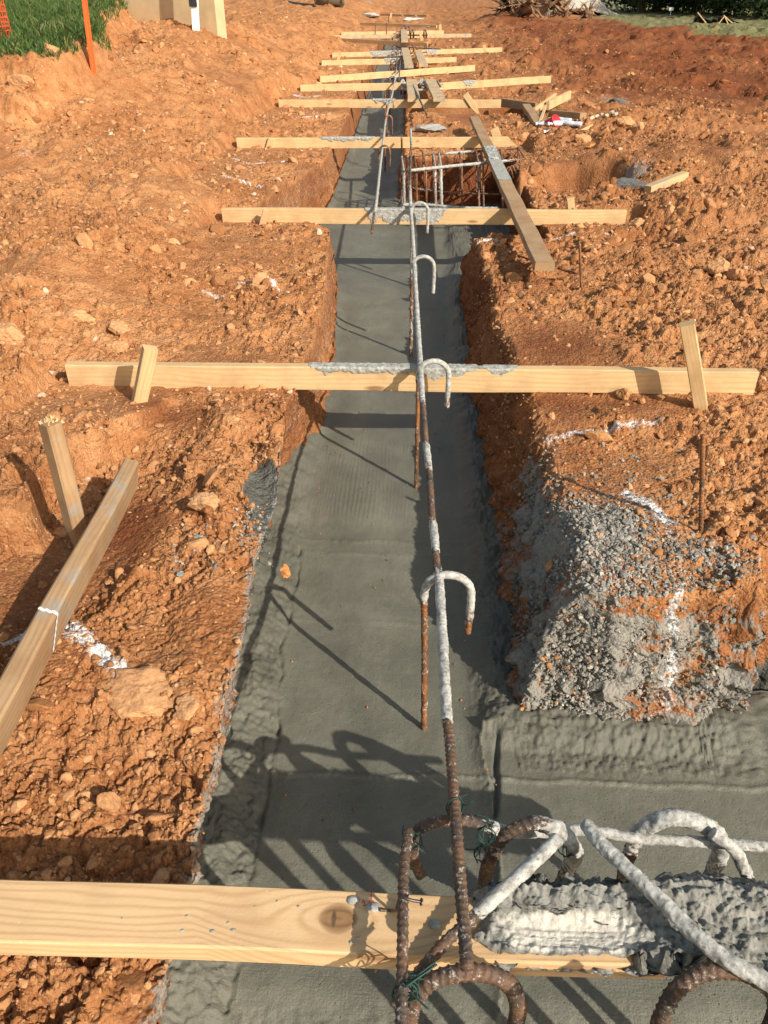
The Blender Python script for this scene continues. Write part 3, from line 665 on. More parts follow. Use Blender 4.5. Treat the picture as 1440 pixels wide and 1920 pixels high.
def wall_clods(n):
    y = rng.uniform(1.2, 4.6, n * 3) ; x = rng.uniform(.22, 1.3, n * 3)
    y = np.where(rng.uniform(0, 1, n * 3) < .45, rng.uniform(1.18, 1.5, n * 3), y); x = np.where(y > 1.5, rng.uniform(.22, .48, n * 3), x)
    t, pa, pb = trench_t(x, y); ok = (t > .03) & (t < .62) & (x < .95)
    x, y, t = x[ok][:n], y[ok][:n], t[ok][:n]
    s = .0022 * 5 ** (rng.uniform(0, 1, len(x)) ** 2.0); g = rng.uniform(0, 1, len(x)) < .8 * (y < 2.0)
    c = soilcols(len(x)); c = np.where(g[:, None], np.array([.20, .19, .165]) * rng.uniform(.6, 1.5, len(x))[:, None], c)
    tag(scatter('soil_clods', x, y, s, c, M['clod'], TINY, sink=.35), 'clods and grey stones clinging to the slope of the right bank', 'soil clods', kind='stuff')
wall_clods(5200)
clod_batch('soil_clods', 800, .02, .05, 3.5, 26, MID, False, 'larger broken clay clods over the more distant spoil', .45)
clod_batch('soil_clods', 420, .012, .030, .45, 30, MID, True, 'fist sized orange clay lumps lying all over the dug ground', .5)

# ------------------------------------------------------------------ timber
def plank_bm(L, t, w, seed=0, point=False, chamfer=0.003, slant=0.0):
    """length along X, thickness along Y, width along Z, all centred"""
    bm = bmesh.new(); n = max(2, int(L / 0.12)); r = random.Random(seed)
    rings = []
    for i in range(n + 1):
        x = -L / 2 + L * i / n; k = 1.0
        dy = 0.0018 * math.sin(i * 1.1 + seed) ; dz = 0.0015 * math.sin(i * .7 + seed * 2)
        ring = []
        c = chamfer
        for (a, b) in ((-t/2+c, -w/2), (t/2-c, -w/2), (t/2, -w/2+c), (t/2, w/2-c), (t/2-c, w/2), (-t/2+c, w/2), (-t/2, w/2-c), (-t/2, -w/2+c)):
            xx = x
            if slant and i == n: xx = x - slant * (b + w / 2) / w if slant > 0 else x + slant * (w / 2 - b) / w
            kk = 0.12 if (point and i == 0) else 1.0
            ring.append(bm.verts.new((xx, a * kk + dy, b * kk + dz)))
        rings.append(ring)
    for a, b in zip(rings[:-1], rings[1:]):
        for j in range(8): bm.faces.new((a[j], a[(j + 1) % 8], b[(j + 1) % 8], b[j]))
    bm.faces.new(rings[0][::-1]); bm.faces.new(rings[-1])
    bmesh.ops.recalc_face_normals(bm, faces=bm.faces)
    return bm
def bm_obj(name, bm, mtl, parent=None, mw=None, smooth=False):
    me = bpy.data.meshes.new(name); bm.to_mesh(me); bm.free(); me.materials.append(mtl)
    for p in me.polygons: p.use_smooth = smooth
    o = bpy.data.objects.new(name, me); COL.objects.link(o)
    if parent: o.parent = parent
    if mw is not None: o.matrix_world = mw
    return o
def frame(a, b, up=Vector((0, 0, 1))):
    x = (b - a).normalized(); y = up.cross(x).normalized(); z = x.cross(y)
    m = Matrix((x, y, z)).transposed().to_4x4(); m.translation = (a + b) / 2
    return m, (b - a).length
def splatter(parent, L, t, w, u0, u1, drip, seed, th=0.006, mtl=None, top_only=False, dens=0.0035, flip=-1):
    """concrete stuck over the top edge and down the face of a board on edge; u along the length from -L/2"""
    nu = int((u1 - u0) / dens) + 2; s = np.arange(-0.0, t + w, dens * .8); ns = len(s)
    U = np.repeat(np.linspace(u0, u1, nu)[None, :], ns, 0); Sg = np.repeat(s[:, None], nu, 1)
    ends = np.minimum(U - u0, u1 - U)
    e = drip * (0.45 + 0.9 * np.clip(fbm(U * 14, U * 0 + seed, 4, seed) + .25, 0, 1)) + 0.012 * np.clip(perlin(U * 60, U * 0, seed + 1), 0, 1)
    e = e * sstep(0, 0.06, ends + .01 * perlin(U * 30, Sg * 30, seed))
    m = (t + e) - Sg + 0.010 * fbm(U * 40, Sg * 40, 3, seed + 2)
    m = np.minimum(m, ends + 0.02 * perlin(U * 25, Sg * 25, seed + 3))
    H = th * np.clip(m / 0.008, 0, 1) ** .5 * (0.45 + 0.75 * np.abs(fbm(U * 38, Sg * 38, 4, seed + 4)) * 1.6) + 0.0006
    on_top = Sg < t
    X_ = U; Yf = np.where(on_top, t / 2 - Sg, -t / 2 - H); Zf = np.where(on_top, w / 2 + H, w / 2 - (Sg - t))
    if flip > 0: Yf = -Yf
    keep = (m[:-1, :-1] > 0) & (m[1:, 1:] > 0) & (m[1:, :-1] > 0) & (m[:-1, 1:] > 0)
    if not keep.any(): return None
    o = np_mesh('concrete_splatter', np.stack([X_, Yf, Zf], -1).reshape(-1, 3), grid_faces(ns, nu, keep), mtl or M['paste'])
    o.parent = parent; return o
BOARD_W, BOARD_T = 0.089, 0.038
BG = 'boards laid on edge across the trench'
def edge_board(lp, rp, ztop, label, seed, mtl='wood', splats=(), w=BOARD_W, slant=0, z2=None, group=BG, t=BOARD_T):
    a = P(lp[0], lp[1], ztop); b = P(rp[0], rp[1], ztop if z2 is None else z2)
    a.z = ztop - w / 2; b.z = (ztop if z2 is None else z2) - w / 2
    m, L = frame(a, b); m.translation += m.to_3x3() @ Vector((0, t / 2, 0))
    r = empty('timber_board', m.translation.copy()); r.matrix_world = m
    tag(r, label, 'board', group)
    bm_obj('plank', plank_bm(L, t, w, seed, slant=slant), M[mtl], r)
    for (f0, f1, drip, th) in splats:
        splatter(r, L, t, w, (f0 - .5) * L, (f1 - .5) * L, drip, seed * 7 + int(f0 * 90), th)
    return r, m, L
def solid_bar(name, a, b, w, t, mtl, label, cat, group=None, up=Vector((0, 0, 1)), seed=1, point=False, roll=0.0):
    m, L = frame(a, b, up)
    if roll: m = m @ Matrix.Rotation(roll, 4, 'X')
    o = bm_obj(name, plank_bm(L, t, w, seed, point), M[mtl], None, m)
    tag(o, label, cat, group); return o

# board nearest the viewer, flat, its right end under a heap of concrete
a1 = P(-300, 1692, 0.122); b1 = P(1240, 1748, 0.122)
a1.z = b1.z = 0.103
m1, L1 = frame(a1, b1)
kp = P(634, 1722, 0.122); kl = m1.inverted() @ Vector((kp.x, kp.y, 0.122))
r1 = empty('timber_board', m1.translation.copy()); m1k = m1.copy(); m1k.translation = m1 @ Vector((kl.x, kl.y, 0)); r1.matrix_world = m1k
tag(r1, 'flat lying knotty pine board nearest the viewer, right end buried in concrete', 'board', 'boards laid across the trench')
bmk = plank_bm(L1, .089, .038, 3)
for v in bmk.verts: v.co.x -= kl.x; v.co.y -= kl.y
bm_obj('plank', bmk, M['wood_knot'], r1)
def drops(parent, pts, mtl, r0, seed):
    rr = random.Random(seed); V = []; F = []; base = 0; v, f = ICO[2]
    for (x, y, z, s) in pts:
        sc = np.array([s * rr.uniform(.8, 1.6), s * rr.uniform(.6, 1.1), s * .35])
        vv = v * (1 + .25 * perlin(v[:, 0] * 2 + rr.random() * 9, v[:, 1] * 2, seed)[:, None]) * sc + np.array([x, y, z])
        V.append(vv); F.append(f + base); base += len(v)
    o = np_mesh('concrete_fleck', np.concatenate(V), np.concatenate(F), mtl); o.parent = parent; return o
fl = []
for (px, py, s) in ((663, 1688, .007), (700, 1701, .007), (350, 1718, .003), (228, 1722, .003), (398, 1746, .0035), (437, 1744, .003), (342, 1745, .003), (815, 1733, .008), (560, 1700, .0022), (250, 1700, .0015), (672, 1760, .003), (478, 1700, .0015), (520, 1690, .0015), (150, 1730, .0015), (428, 1730, .002), (660, 1768, .0025)):
    q = m1k.inverted() @ P(px, py, 0.122); fl.append((q.x, q.y, .0195, s))
for k_, f_ in enumerate(fl): drops(r1, [f_], M['paste'], 1, 5 + k_)

b2, m2, L2 = edge_board((121, 684), (1425, 698), 0.092, 'long pine board on edge, second from the viewer, grey concrete dripping at its middle', 11, splats=((.355, .52, .028, .0042), (.50, .60, .05, .0035), (.60, .66, .022, .002)))
b3, m3, L3 = edge_board((415, 391), (1176, 395), 0.092, 'pine board on edge under the slanting plank, wide grey concrete coat at its middle', 12, splats=((.355, .56, .105, .004),))
b4, m4, L4 = edge_board((443, 259), (974, 257), 0.105, 'pine board on edge behind the loose cage pit, right end cut slanting', 13, splats=((.29, .49, .035, .008),), slant=.10)
b5, m5, L5 = edge_board((522, 187), (940, 187), 0.115, 'pine board on edge just before the two short concreted blocks', 14, splats=((.42, .53, .05, .012),))
b6, m6, L6 = edge_board((563, 159), (800, 154), 0.15, 'pine board on edge passing behind the first hook arches, left of the two short blocks', 15)
b6b, _, _ = edge_board((818, 156), (1034, 142), 0.15, 'pine board on edge running right from the two short blocks', 16, splats=((.22, .34, .08, .01),), z2=.19)
b7, _, _ = edge_board((600, 143), (891, 122), 0.16, 'pine board on edge sloping up to the right, no concrete on it', 17, z2=.18)
b8, _, _ = edge_board((603, 113), (856, 107), 0.19, 'dull pine board on edge with long grey coat at its middle', 18, splats=((.45, .66, .1, .01),), mtl='wood')
b9, _, _ = edge_board((623, 99), (942, 89), 0.20, 'long pine board on edge ending at a stake beside red clods on the right', 19, splats=((.2, .38, .1, .01), (.52, .6, .1, .01)))
b10, _, _ = edge_board((628, 71), (800, 80), 0.21, 'pine board on edge sloping down to the right, with a stake behind its right end', 20)
b11, _, _ = edge_board((622, 66), (884, 63), 0.24, 'weathered grey board reaching furthest right among the far boards', 21, mtl='wood_grey')
b11b, _, _ = edge_board((640, 60), (832, 57), 0.27, 'pale clean pine board just behind the weathered grey board', 22)
b12, _, _ = edge_board((675, 42), (818, 47), 0.28, 'pine board on edge, second furthest from the viewer', 23)
b13, _, _ = edge_board((712, 26), (800, 28), 0.33, 'dark pine board on edge, furthest from the viewer', 24, mtl='wood_dirty')

# planks lying along the trench direction on top of the boards
def flat_plank(p0, p1, z0, z1, wd, mtl, label, seed, splats=()):
    a = P(p0[0], p0[1], z0); b = P(p1[0], p1[1], z1); m, L = frame(a, b)
    m.translation -= Vector((0, 0, .019)); r = empty('timber_board', m.translation.copy()); r.matrix_world = m
    tag(r, label, 'board', 'planks lying lengthwise over the trench boards')
    bm_obj('plank', plank_bm(L, wd, .038, seed), M[mtl], r)
    for (f0, f1, th, sd_) in splats:
        nu = int((f1 - f0) * L / .006) + 2; nv = int(wd / .005) + 1
        U, V = np.meshgrid(np.linspace((f0 - .5) * L, (f1 - .5) * L, nu), np.linspace(-wd / 2, wd / 2, nv))
        e = np.minimum(U - U.min(), U.max() - U) + .02 * perlin(U * 20, V * 20, sd_); e = np.minimum(e, .2)
        H = .019 + th * np.clip(e / .01, 0, 1) * (0.4 + np.abs(fbm(U * 30, V * 30, 4, sd_)))
        k = (e[:-1, :-1] > 0)
        o = np_mesh('concrete_splatter', np.stack([U, V, H], -1).reshape(-1, 3), grid_faces(nv, nu, k), M['paste']); o.parent = r
    return r
flat_plank((889, 218), (1022, 493), .150, .135, .092, 'wood_dirty', 'long slanting plank lying across two trench boards beside the loose cage', 31, ((.36, .47, .02, 5), (.45, .62, .003, 6)))
flat_plank((771, 148), (776, 184), .20, .155, .14, 'wood_grey', 'left of the two short concreted blocks on the board before the hook arches', 32)
flat_plank((806, 148), (824, 184), .20, .155, .14, 'wood_grey', 'right of the two short concreted blocks on the board before the hook arches', 33)
flat_plank((759, 89), (767, 123), .27, .215, .14, 'wood_grey', 'left short concreted block lying further back on the sloping board', 34)
flat_plank((784, 94), (794, 120), .27, .215, .14, 'wood_grey', 'right short concreted block lying further back on the sloping board', 35)
flat_plank((757, 55), (759, 76), .33, .26, .16, 'wood_grey', 'single short grey block lying furthest back over the trench', 36)

# ------------------------------------------------------------------ stakes
SG = 'stakes driven beside the trench boards'
def stake(bp, tp, zb, zt, label, wd=.045, t=.036, mtl='wood', dy=0.0, seed=1, into=.12, roll=0.0, name='timber_stake', front=True):
    base = P(bp[0], bp[1], zb); d = ray(*tp); d = CAM + d * ((base.y + dy - CAM.y) / d.y)
    top = d
    ax = (top - base).normalized(); base = base - ax * into
    m, L = frame(base, top, Vector((0, -1, 0)))
    m = m @ Matrix.Rotation(roll, 4, 'X')
    o = bm_obj(name, plank_bm(L, t, wd, seed, True) if False else plank_bm(L, wd, t, seed, True), M[mtl], None, m)
    tag(o, label, 'stake', SG); return o
def gz(px, py): return float(hit(px, py).z)
stake((258, 770), (281, 652), 0.0, .2, 'short stake against the left end of the second board from the viewer', seed=2, wd=.046, roll=.5)
stake((1314, 768), (1288, 606), 0.0, .2, 'tall stake against the right end of the second board from the viewer', seed=3, wd=.046, roll=-.25)
stake((490, 427), (500, 393), -.0, .1, 'small stake leaning on the left part of the board under the slanting plank', seed=4, wd=.038, t=.036)
stake((1071, 398), (1069, 370), 0.05, .1, 'pale stake behind the right part of the board under the slanting plank', seed=5, wd=.044)
stake((503, 281), (509, 260), 0.01, .1, 'small stake on the left part of the board behind the loose cage', seed=6, wd=.05)
stake((934, 262), (926, 240), 0.04, .1, 'pale stake behind the slanting plank at the slant cut board', seed=7, wd=.08)
stake((891, 204), (872, 176), 0.02, .1, 'leaning stake on the right part of the board before the short blocks', seed=8, wd=.07)
stake((594, 178), (598, 154), 0.02, .1, 'little stake on the left part of the board behind the first hook arches', seed=9, wd=.07)
stake((1018, 158), (1014, 141), 0.04, .1, 'little stake at the far right end of the board running right from the blocks', seed=10, wd=.08, mtl='wood_dirty')
stake((631, 127), (638, 97), 0.05, .1, 'thin slanting stake at the left end of the dull board with a long coat', seed=11, wd=.055)
stake((913, 108), (907, 84), 0.05, .1, 'thin stake before the right end of the long board beside red clods', seed=12, wd=.06)
stake((793, 87), (788, 63), 0.08, .1, 'thin stake at the right end of the far board that slopes down right', seed=13, wd=.06)
stake((826, 64), (825, 46), 0.1, .1, 'stubby stake at the right end of the pale clean far board', seed=14, wd=.08)
stake((648, 70), (649, 59), 0.1, .1, 'stubby stake at the left end of the pale clean far board', seed=15, wd=.07)
stake((731, 38), (734, 24), 0.2, .1, 'leftmost stake at the furthest dark board', seed=16, wd=.07)
stake((757, 36), (754, 26), 0.2, .1, 'middle stake at the furthest dark board', seed=17, wd=.07, mtl='wood_dirty')
stake((783, 36), (779, 27), 0.2, .1, 'rightmost stake at the furthest dark board', seed=18, wd=.07, mtl='wood_dirty')
# the split topped stake by the loose timber on the left
sb = P(147, 1012, 0.0); stp = CAM + ray(93, 790) * ((sb.y - CAM.y) / ray(93, 790).y)
axv = (stp - sb).normalized(); sb2 = sb - axv * .1
ms, Ls = frame(sb2, stp, Vector((0, -1, 0))); ms = ms @ Matrix.Rotation(-.62, 4, 'X')
st = empty('timber_stake', sb); st.matrix_world = ms
tag(st, 'stout upright stake with a battered top, at the left behind the grey slanting timber', 'stake', SG)
bm_obj('shaft', plank_bm(Ls, .046, .040, 40, True, .004), M['wood_dirty'], st)
rr = random.Random(3); V = []; F = []; b0 = 0
for i in range(26):
    y0 = rr.uniform(-.022, .022); z0 = rr.uniform(-.019, .019); l_ = rr.uniform(.006, .018); w_ = rr.uniform(.002, .006)
    tip = (Ls / 2 + l_ * .5, y0 + rr.uniform(-.008, .008), z0 + rr.uniform(-.008, .008))
    V += [(Ls / 2 - .004, y0 - w_, z0 - w_), (Ls / 2 - .004, y0 + w_, z0 - w_), (Ls / 2 - .004, y0, z0 + w_), tip]
    F += [(b0, b0 + 1, b0 + 3), (b0 + 1, b0 + 2, b0 + 3), (b0 + 2, b0, b0 + 3)]; b0 += 4
o = np_mesh('splintered_top', np.array(V), np.array(F), M['wood'], smooth=False); o.parent = st
# timber lying on edge at the left, propped above the ground, with a white paint mark round it
ta = P(-120, 1500, .16); tb = P(240, 862, .13)
mt_, Lt = frame(ta, tb); mt_.translation -= Vector((0, 0, .045)); mt_ = mt_ @ Matrix.Rotation(.22, 4, 'X')
tm = empty('loose_timber', mt_.translation.copy()); tm.matrix_world = mt_
tag(tm, 'long dirty timber slanting down the left edge, white paint mark round it', 'timber')
bm_obj('plank', plank_bm(Lt, .040, .090, 41, chamfer=.005), M['wood_dirty'], tm)
q = mt_.inverted() @ P(105, 1130, .14); ux = q.x
cs = np.linspace(0, 1, 60); wv = 0.0035
pts_ = []
for k in range(60):
    s_ = cs[k] * (.040 + .080)
    yy, zz = (.020 - s_, .0455) if s_ < .040 else (-.0206, .045 - (s_ - .040))
    off = -.03 + (s_ * -.15 if s_ < .04 else -.006 - (s_ - .04) * .35) + .0015 * math.sin(k * .9)
    hw = wv * (0.8 + .5 * abs(math.sin(k * 1.7)))
    pts_ += [(ux + off - hw, yy, zz), (ux + off + hw, yy, zz)]
f_ = [(2 * i, 2 * i + 1, 2 * i + 3, 2 * i + 2) for i in range(59)]
for k_, (px, py) in enumerate(((376, 952), (388, 973))):
    q = mt_.inverted() @ P(px - 8 + 8 * 0, py, .12); sv = []; ni = 0
    for g_ in range(3):
        for (u0_, w0_, u1_, w1_) in ((0, 0, .0012, .008), (.0012, .0068, .0042, .008), (.0012, .0, .0042, .0012), (.0030, .0012, .0042, .0045)):
            a0 = q.x + (g_ * .006) + u0_; a1 = q.x + (g_ * .006) + u1_; zz0 = .012 - k_ * .016 + w0_; zz1 = .012 - k_ * .016 + w1_
            sv += [(a0, -.0206, zz0), (a1, -.0206, zz0), (a1, -.0206, zz1), (a0, -.0206, zz1)]
    so2 = np_mesh('grade_stamp', np.array(sv), np.arange(len(sv)).reshape(-1, 4), M['black']); so2.parent = tm
o = np_mesh('paint_mark', np.array(pts_), np.array(f_), M['white']); o.parent = tm
# timber offcut on the right
solid_bar('timber_offcut', P(1214, 356, .07), P(1284, 329, .12), .05, .06, 'wood_grey', 'short grey ended timber offcut sticking from the right clay mound', 'timber', seed=44)

# ------------------------------------------------------------------ reinforcing steel
def smooth_path(p, ds):
    p = np.array(p, float); n = len(p)
    if n == 2: p = np.array([p[0], (p[0] + p[1]) / 2, p[1]]); n = 3
    seg = np.linalg.norm(np.diff(p[:, :3], axis=0), axis=1); t = np.concatenate([[0], np.cumsum(np.sqrt(seg + 1e-9))])
    out = []
    for i in range(n - 1):
        p0 = p[max(i - 1, 0)] if i > 0 else 2 * p[0] - p[1]; p1 = p[i]; p2 = p[i + 1]; p3 = p[i + 2] if i + 2 < n else 2 * p[-1] - p[-2]
        t0 = t[i - 1] if i > 0 else t[0] - (t[1] - t[0]); t1 = t[i]; t2 = t[i + 1]; t3 = t[i + 2] if i + 2 < n else t[-1] + (t[-1] - t[-2])
        k = max(2, int(seg[i] / ds))
        tt = np.linspace(t1, t2, k, endpoint=False)[:, None]
        A1 = (t1 - tt) / (t1 - t0) * p0 + (tt - t0) / (t1 - t0) * p1; A2 = (t2 - tt) / (t2 - t1) * p1 + (tt - t1) / (t2 - t1) * p2
        A3 = (t3 - tt) / (t3 - t2) * p2 + (tt - t2) / (t3 - t2) * p3
        B1 = (t2 - tt) / (t2 - t0) * A1 + (tt - t0) / (t2 - t0) * A2; B2 = (t3 - tt) / (t3 - t1) * A2 + (tt - t1) / (t3 - t1) * A3
        out.append((t2 - tt) / (t2 - t1) * B1 + (tt - t1) / (t2 - t1) * B2)
    out.append(p[-1:]); return np.concatenate(out)
def tube(name, pts, r, mtl, parent=None, ds=.004, sides=14, ribs=True, coat_t=.0026, seed=0, spline=True):
    """pts rows x,y,z,coat"""
    q = smooth_path([tuple(p) + ((0.0,) if len(p) == 3 else ()) for p in pts], ds); c = q[:, :3]; coat = q[:, 3]
    tg = np.gradient(c, axis=0); tg /= np.linalg.norm(tg, axis=1)[:, None] + 1e-12
    nrm = np.zeros_like(c); ref = np.array([0, 0, 1.0]) if abs(tg[0, 2]) < .9 else np.array([1.0, 0, 0])
    v = ref - tg[0] * (ref @ tg[0]); nrm[0] = v / np.linalg.norm(v)
    for i in range(1, len(c)):
        v = nrm[i - 1] - tg[i] * (nrm[i - 1] @ tg[i]); nrm[i] = v / np.linalg.norm(v)
    bi = np.cross(tg, nrm)
    s = np.concatenate([[0], np.cumsum(np.linalg.norm(np.diff(c, axis=0), axis=1))])
    th = np.linspace(0, 2 * math.pi, sides, endpoint=False)
    TH, SS = np.meshgrid(th, s); rad = np.full(TH.shape, r)
    if ribs:
        ph = SS / .0105 + np.abs(TH - math.pi) / math.pi * .8
        rad = rad * (.96 + .20 * np.clip(np.sin(2 * math.pi * ph), 0, 1) ** 2 + .08 * (np.abs(np.abs(TH - math.pi) - math.pi / 2) < .25))
    if coat.max() > 0:
        nz = fbm(np.cos(TH) * 1.1 + SS * 28 + seed, np.sin(TH) * 1.1 + SS * 19 - seed, 4, 500 + seed)
        cm = np.clip((coat[:, None] + nz * .9 - .42) / .16, 0, 1)
        rad = rad + cm * .0011 * fbm(np.cos(TH) * 2 + SS * 170, np.sin(TH) * 2 + SS * 60, 3, 540 + seed)
        rad = rad * (1 - cm) + r * 1.03 * cm + (rad - r) * cm * .35
        big = fbm(SS * 60 + np.cos(TH) * 1.5, np.sin(TH) * 1.5 + seed, 3, 520 + seed)
        rad = rad * (1 - cm * .0) + cm * coat_t * (.30 + .9 * np.clip(big + .35, 0, 1.2)); ca = np.clip(coat[:, None] + nz * .5, 0, 1.2)
    else: ca = np.zeros(TH.shape)
    Vv = c[:, None, :] + rad[..., None] * (np.cos(TH)[..., None] * nrm[:, None, :] + np.sin(TH)[..., None] * bi[:, None, :])
    n, k = len(c), sides
    i = np.arange(n - 1)[:, None] * k + np.arange(k)[None, :]; j = np.arange(n - 1)[:, None] * k + (np.arange(k)[None, :] + 1) % k
    F = np.stack([i, j, j + k, i + k], -1).reshape(-1, 4)
    V2 = np.concatenate([Vv.reshape(-1, 3), c[:1], c[-1:]])
    b = n * k
    caps = [(( m_ + 1) % k, m_, b, b) for m_ in range(k)] + [((n - 1) * k + m_, (n - 1) * k + (m_ + 1) % k, b + 1, b + 1) for m_ in range(k)]
    me_f = [tuple(f) for f in F.tolist()] + [f[:3] for f in caps]
    me = bpy.data.meshes.new(name); me.from_pydata(V2.tolist(), [], me_f); me.materials.append(mtl)
    at = me.attributes.new('coat', 'FLOAT', 'POINT'); at.data.foreach_set('value', np.concatenate([ca.ravel(), [coat[0], coat[-1]]]).astype(np.float32))
    me.polygons.foreach_set('use_smooth', np.full(len(me.polygons), True))
    o = bpy.data.objects.new(name, me); COL.objects.link(o)
    if parent: o.parent = parent
    return o
def pp(l):
    """rows (px, py, z, coat) -> world; ('D', z, coat) drops straight down"""
    out = []
    for e in l:
        if e[0] == 'D': x, y, _, _ = out[-1]; out.append((x, y, e[1], e[2]))
        else:
            p = P(e[0], e[1], e[2]); out.append((p.x, p.y, p.z, e[3] if len(e) > 3 else 0.0))
    return out
RB = 0.0078
mainbar = tube('steel_bar', pp([(876, 1815, .205, 0), (862, 1640, .195, 0), (852, 1500, .18, 0.1), (841, 1370, .165, .1), (838, 1345, .162, .9), (830, 1200, .15, 1), (823, 1085, .14, 1), (819, 1060, .137, .15),
    (815, 1010, .135, .9), (810, 965, .132, .25), (806, 900, .128, .1), (802, 860, .126, .9), (800, 840, .125, .9), (798, 825, .124, .1), (794, 770, .12, .15), (791, 740, .118, .9), (789, 700, .115, 1), (784, 620, .115, 1), (778, 520, .115, 1), (773, 430, .115, 1), (770, 395, .112, .95), (769, 320, .13, .2), (771, 280, .15, .4), (770, 243, .19, .9)]), RB, M['steel'], ds=.002, sides=20, seed=1)
tag(mainbar, 'longest steel bar over the trench, running from the near cage, blotched with pale concrete', 'reinforcing bar')
bar2 = tube('steel_bar', pp([(697, 436, .085, 0), (701, 405, .10, .3), (704, 390, .112, 1), (712, 320, .12, 1), (718, 268, .125, .9), (725, 215, .13, .7), (732, 190, .135, .9), (738, 165, .16, .9), (741, 145, .17, .8), (744, 120, .18, .2), (746, 100, .21, .2), (748, 80, .23, .2), (750, 62, .26, .2), (753, 45, .30, .1)]), RB, M['rebar'], ds=.012, sides=10, seed=2, ribs=False)
tag(bar2, 'steel bar from the concreted board to the far end of the trench', 'reinforcing bar')

HG = 'hooked steel dowels standing in the wet concrete'
def dowel(apex, legpx, tip, base, zt, coats, label, ds=.0045, sides=14, r=.0072, seed=1):
    A = P(apex[0], apex[1], zt); y = A.y
    lx = PY(legpx, apex[1] + 10, y).x; tp = PY(tip[0], tip[1], y)
    bz = float(macro(0, y)) + ZC - .05 if y > 6 else ZC - .03
    B = PY(base[0], base[1], y + base[2] if len(base) > 2 else y)
    hr = (tp.x - lx) / 2
    c1, c2, c3 = coats
    pts = [(B.x, B.y, bz, c1 if c1 < .5 else 1), (lx * .5 + B.x * .5, (B.y + y) / 2, (bz + zt) / 2, c1), (lx, y, zt - hr - .03, c1)]
    for k in range(7):
        a = math.pi * (1 - k / 6); pts.append((lx + hr + hr * math.cos(a), y, zt - hr * .95 + hr * .95 * math.sin(a), c2))
    pts.append((tp.x, y, tp.z, c3))
    o = tube('hooked_dowel', pts, r, M['rebar'], ds=ds, sides=sides, seed=seed)
    tag(o, label, 'steel dowel', HG); return o
dowel((842, 1078), 797, (877, 1187), (795, 1372), .145, (.30, 1, .22), 'nearest hooked dowel with a rusty leg and a pale crusted arch', seed=3)
dowel((815, 677), 785, (838, 763), (780, 922), .155, (.28, .95, .55), 'hooked dowel standing right at the second board from the viewer', seed=4)
dowel((800, 481), 773, (812, 550), (770, 686), .15, (.45, 1, .8), 'fully crusted hooked dowel between the second and third boards', seed=5)
dowel((790, 380), 772, (801, 437), (771, 545), .15, (.5, 1, 1), 'crusted hooked dowel hanging over the board under the slanting plank', ds=.008, sides=10, seed=6)
dowel((781, 277), 768, (793, 322), (767, 395), .20, (.1, .1, .1), 'rusty bare hooked dowel beside the loose cage in the pit', ds=.01, sides=9, seed=7)
dowel((722, 273), 711, (731, 315), (711, 395), .16, (.35, .1, .05), 'rusty hooked dowel on the left bar just before the slant cut board', ds=.01, sides=9, seed=8)
for i, (ax_, ay, lx_, tx, ty, lb_) in enumerate(((728, 217, 722, 735, 252, 'rusty hooked dowel just behind the slant cut board'), (731, 186, 725, 738, 206, 'hooked dowel right on the board before the two short blocks'),
        (729, 168, 722, 736, 186, 'hooked dowel just behind the board before the two short blocks'), (737, 142, 731, 742, 158, 'hooked dowel beside the left short block'), (735, 124, 730, 741, 142, 'pale hooked dowel on the upward sloping clean board'),
        (738, 110, 733, 742, 122, 'hooked dowel between the sloping clean board and the dull board'), (737, 102, 732, 742, 114, 'hooked dowel on the dull board with a long coat'), (739, 95, 735, 743, 107, 'hooked dowel in front of the long board beside red clods'),
        (739, 84, 735, 744, 96, 'hooked dowel behind the long board beside red clods'), (740, 74, 736, 744, 84, 'hooked dowel on the far board that slopes down right'), (740, 63, 736, 745, 72, 'furthest hooked dowel, by the weathered grey board'))):
    zt = .17 + .006 * i
    A = P(ax_, ay, zt)
    bpx = (lx_, ay + 60)
    dowel((ax_, ay), lx_, (tx, ty), bpx + (0,), zt, (.3, .6 if i % 2 else .1, .2), lb_, ds=.016, sides=7, r=.0085 + .0006 * i, seed=20 + i)

# near cage: one tied thing, each bar a part
cage = empty('rebar_cage', P(1080, 1700, -.2)); ci = Matrix.Translation(-cage.location)
tag(cage, 'rusty and concrete crusted cage of tied bars and arches at the lower right corner', 'rebar cage')
def cpart(name, l, r=RB, seed=0, ct=.0034, **k):
    q_ = pp(l); o_ = tube(name, [(a - cage.location.x, b - cage.location.y, c - cage.location.z, d) for a, b, c, d in q_], r, M['steel'], cage, seed=seed, coat_t=ct, ds=.002, sides=20, **k); return o_
cpart('rail_bar', [(766, 1556, .165, .0), (757, 1640, .17, .0), (755, 1760, .175, .05), (752, 1930, .175, .05), (745, 2300, .17, .0), (735, 3100, .16, 0)], .0068, 31)
cpart('arch_bar', [(788, 1640, -.1, 0), (774, 1592, .09, 0), (784, 1556, .135, .05), (826, 1540, .158, .1), (880, 1540, .16, .25), (930, 1556, .14, .5)], .0085, 32)
cpart('arch_bar', [(912, 1682, -.34, 0), (907, 1672, -.1, 0), (922, 1606, .085, .0), (952, 1562, .14, .1), (1000, 1545, .16, .3), (1048, 1556, .15, 1), (1076, 1590, .11, 1), (1068, 1625, .0, .6), (1045, 1672, -.12, .1), ('D', -.37, 0)], .0095, 33, .004)
cpart('arch_bar', [(1165, 1668, -.12, 0), (1178, 1606, .06, .3), (1200, 1560, .12, .8), (1250, 1534, .16, 1), (1300, 1538, .16, 1), (1345, 1566, .12, 1), (1350, 1600, .05, .8), (1318, 1668, -.1, .2), ('D', -.37, 0)], .0095, 34, .0045)
cpart('tie_bar', [(1335, 1562, .16, 1), (1375, 1592, .14, 1), (1395, 1630, .09, 1), (1412, 1672, .03, 1), (1425, 1740, -.05, 1)], .007, 35)
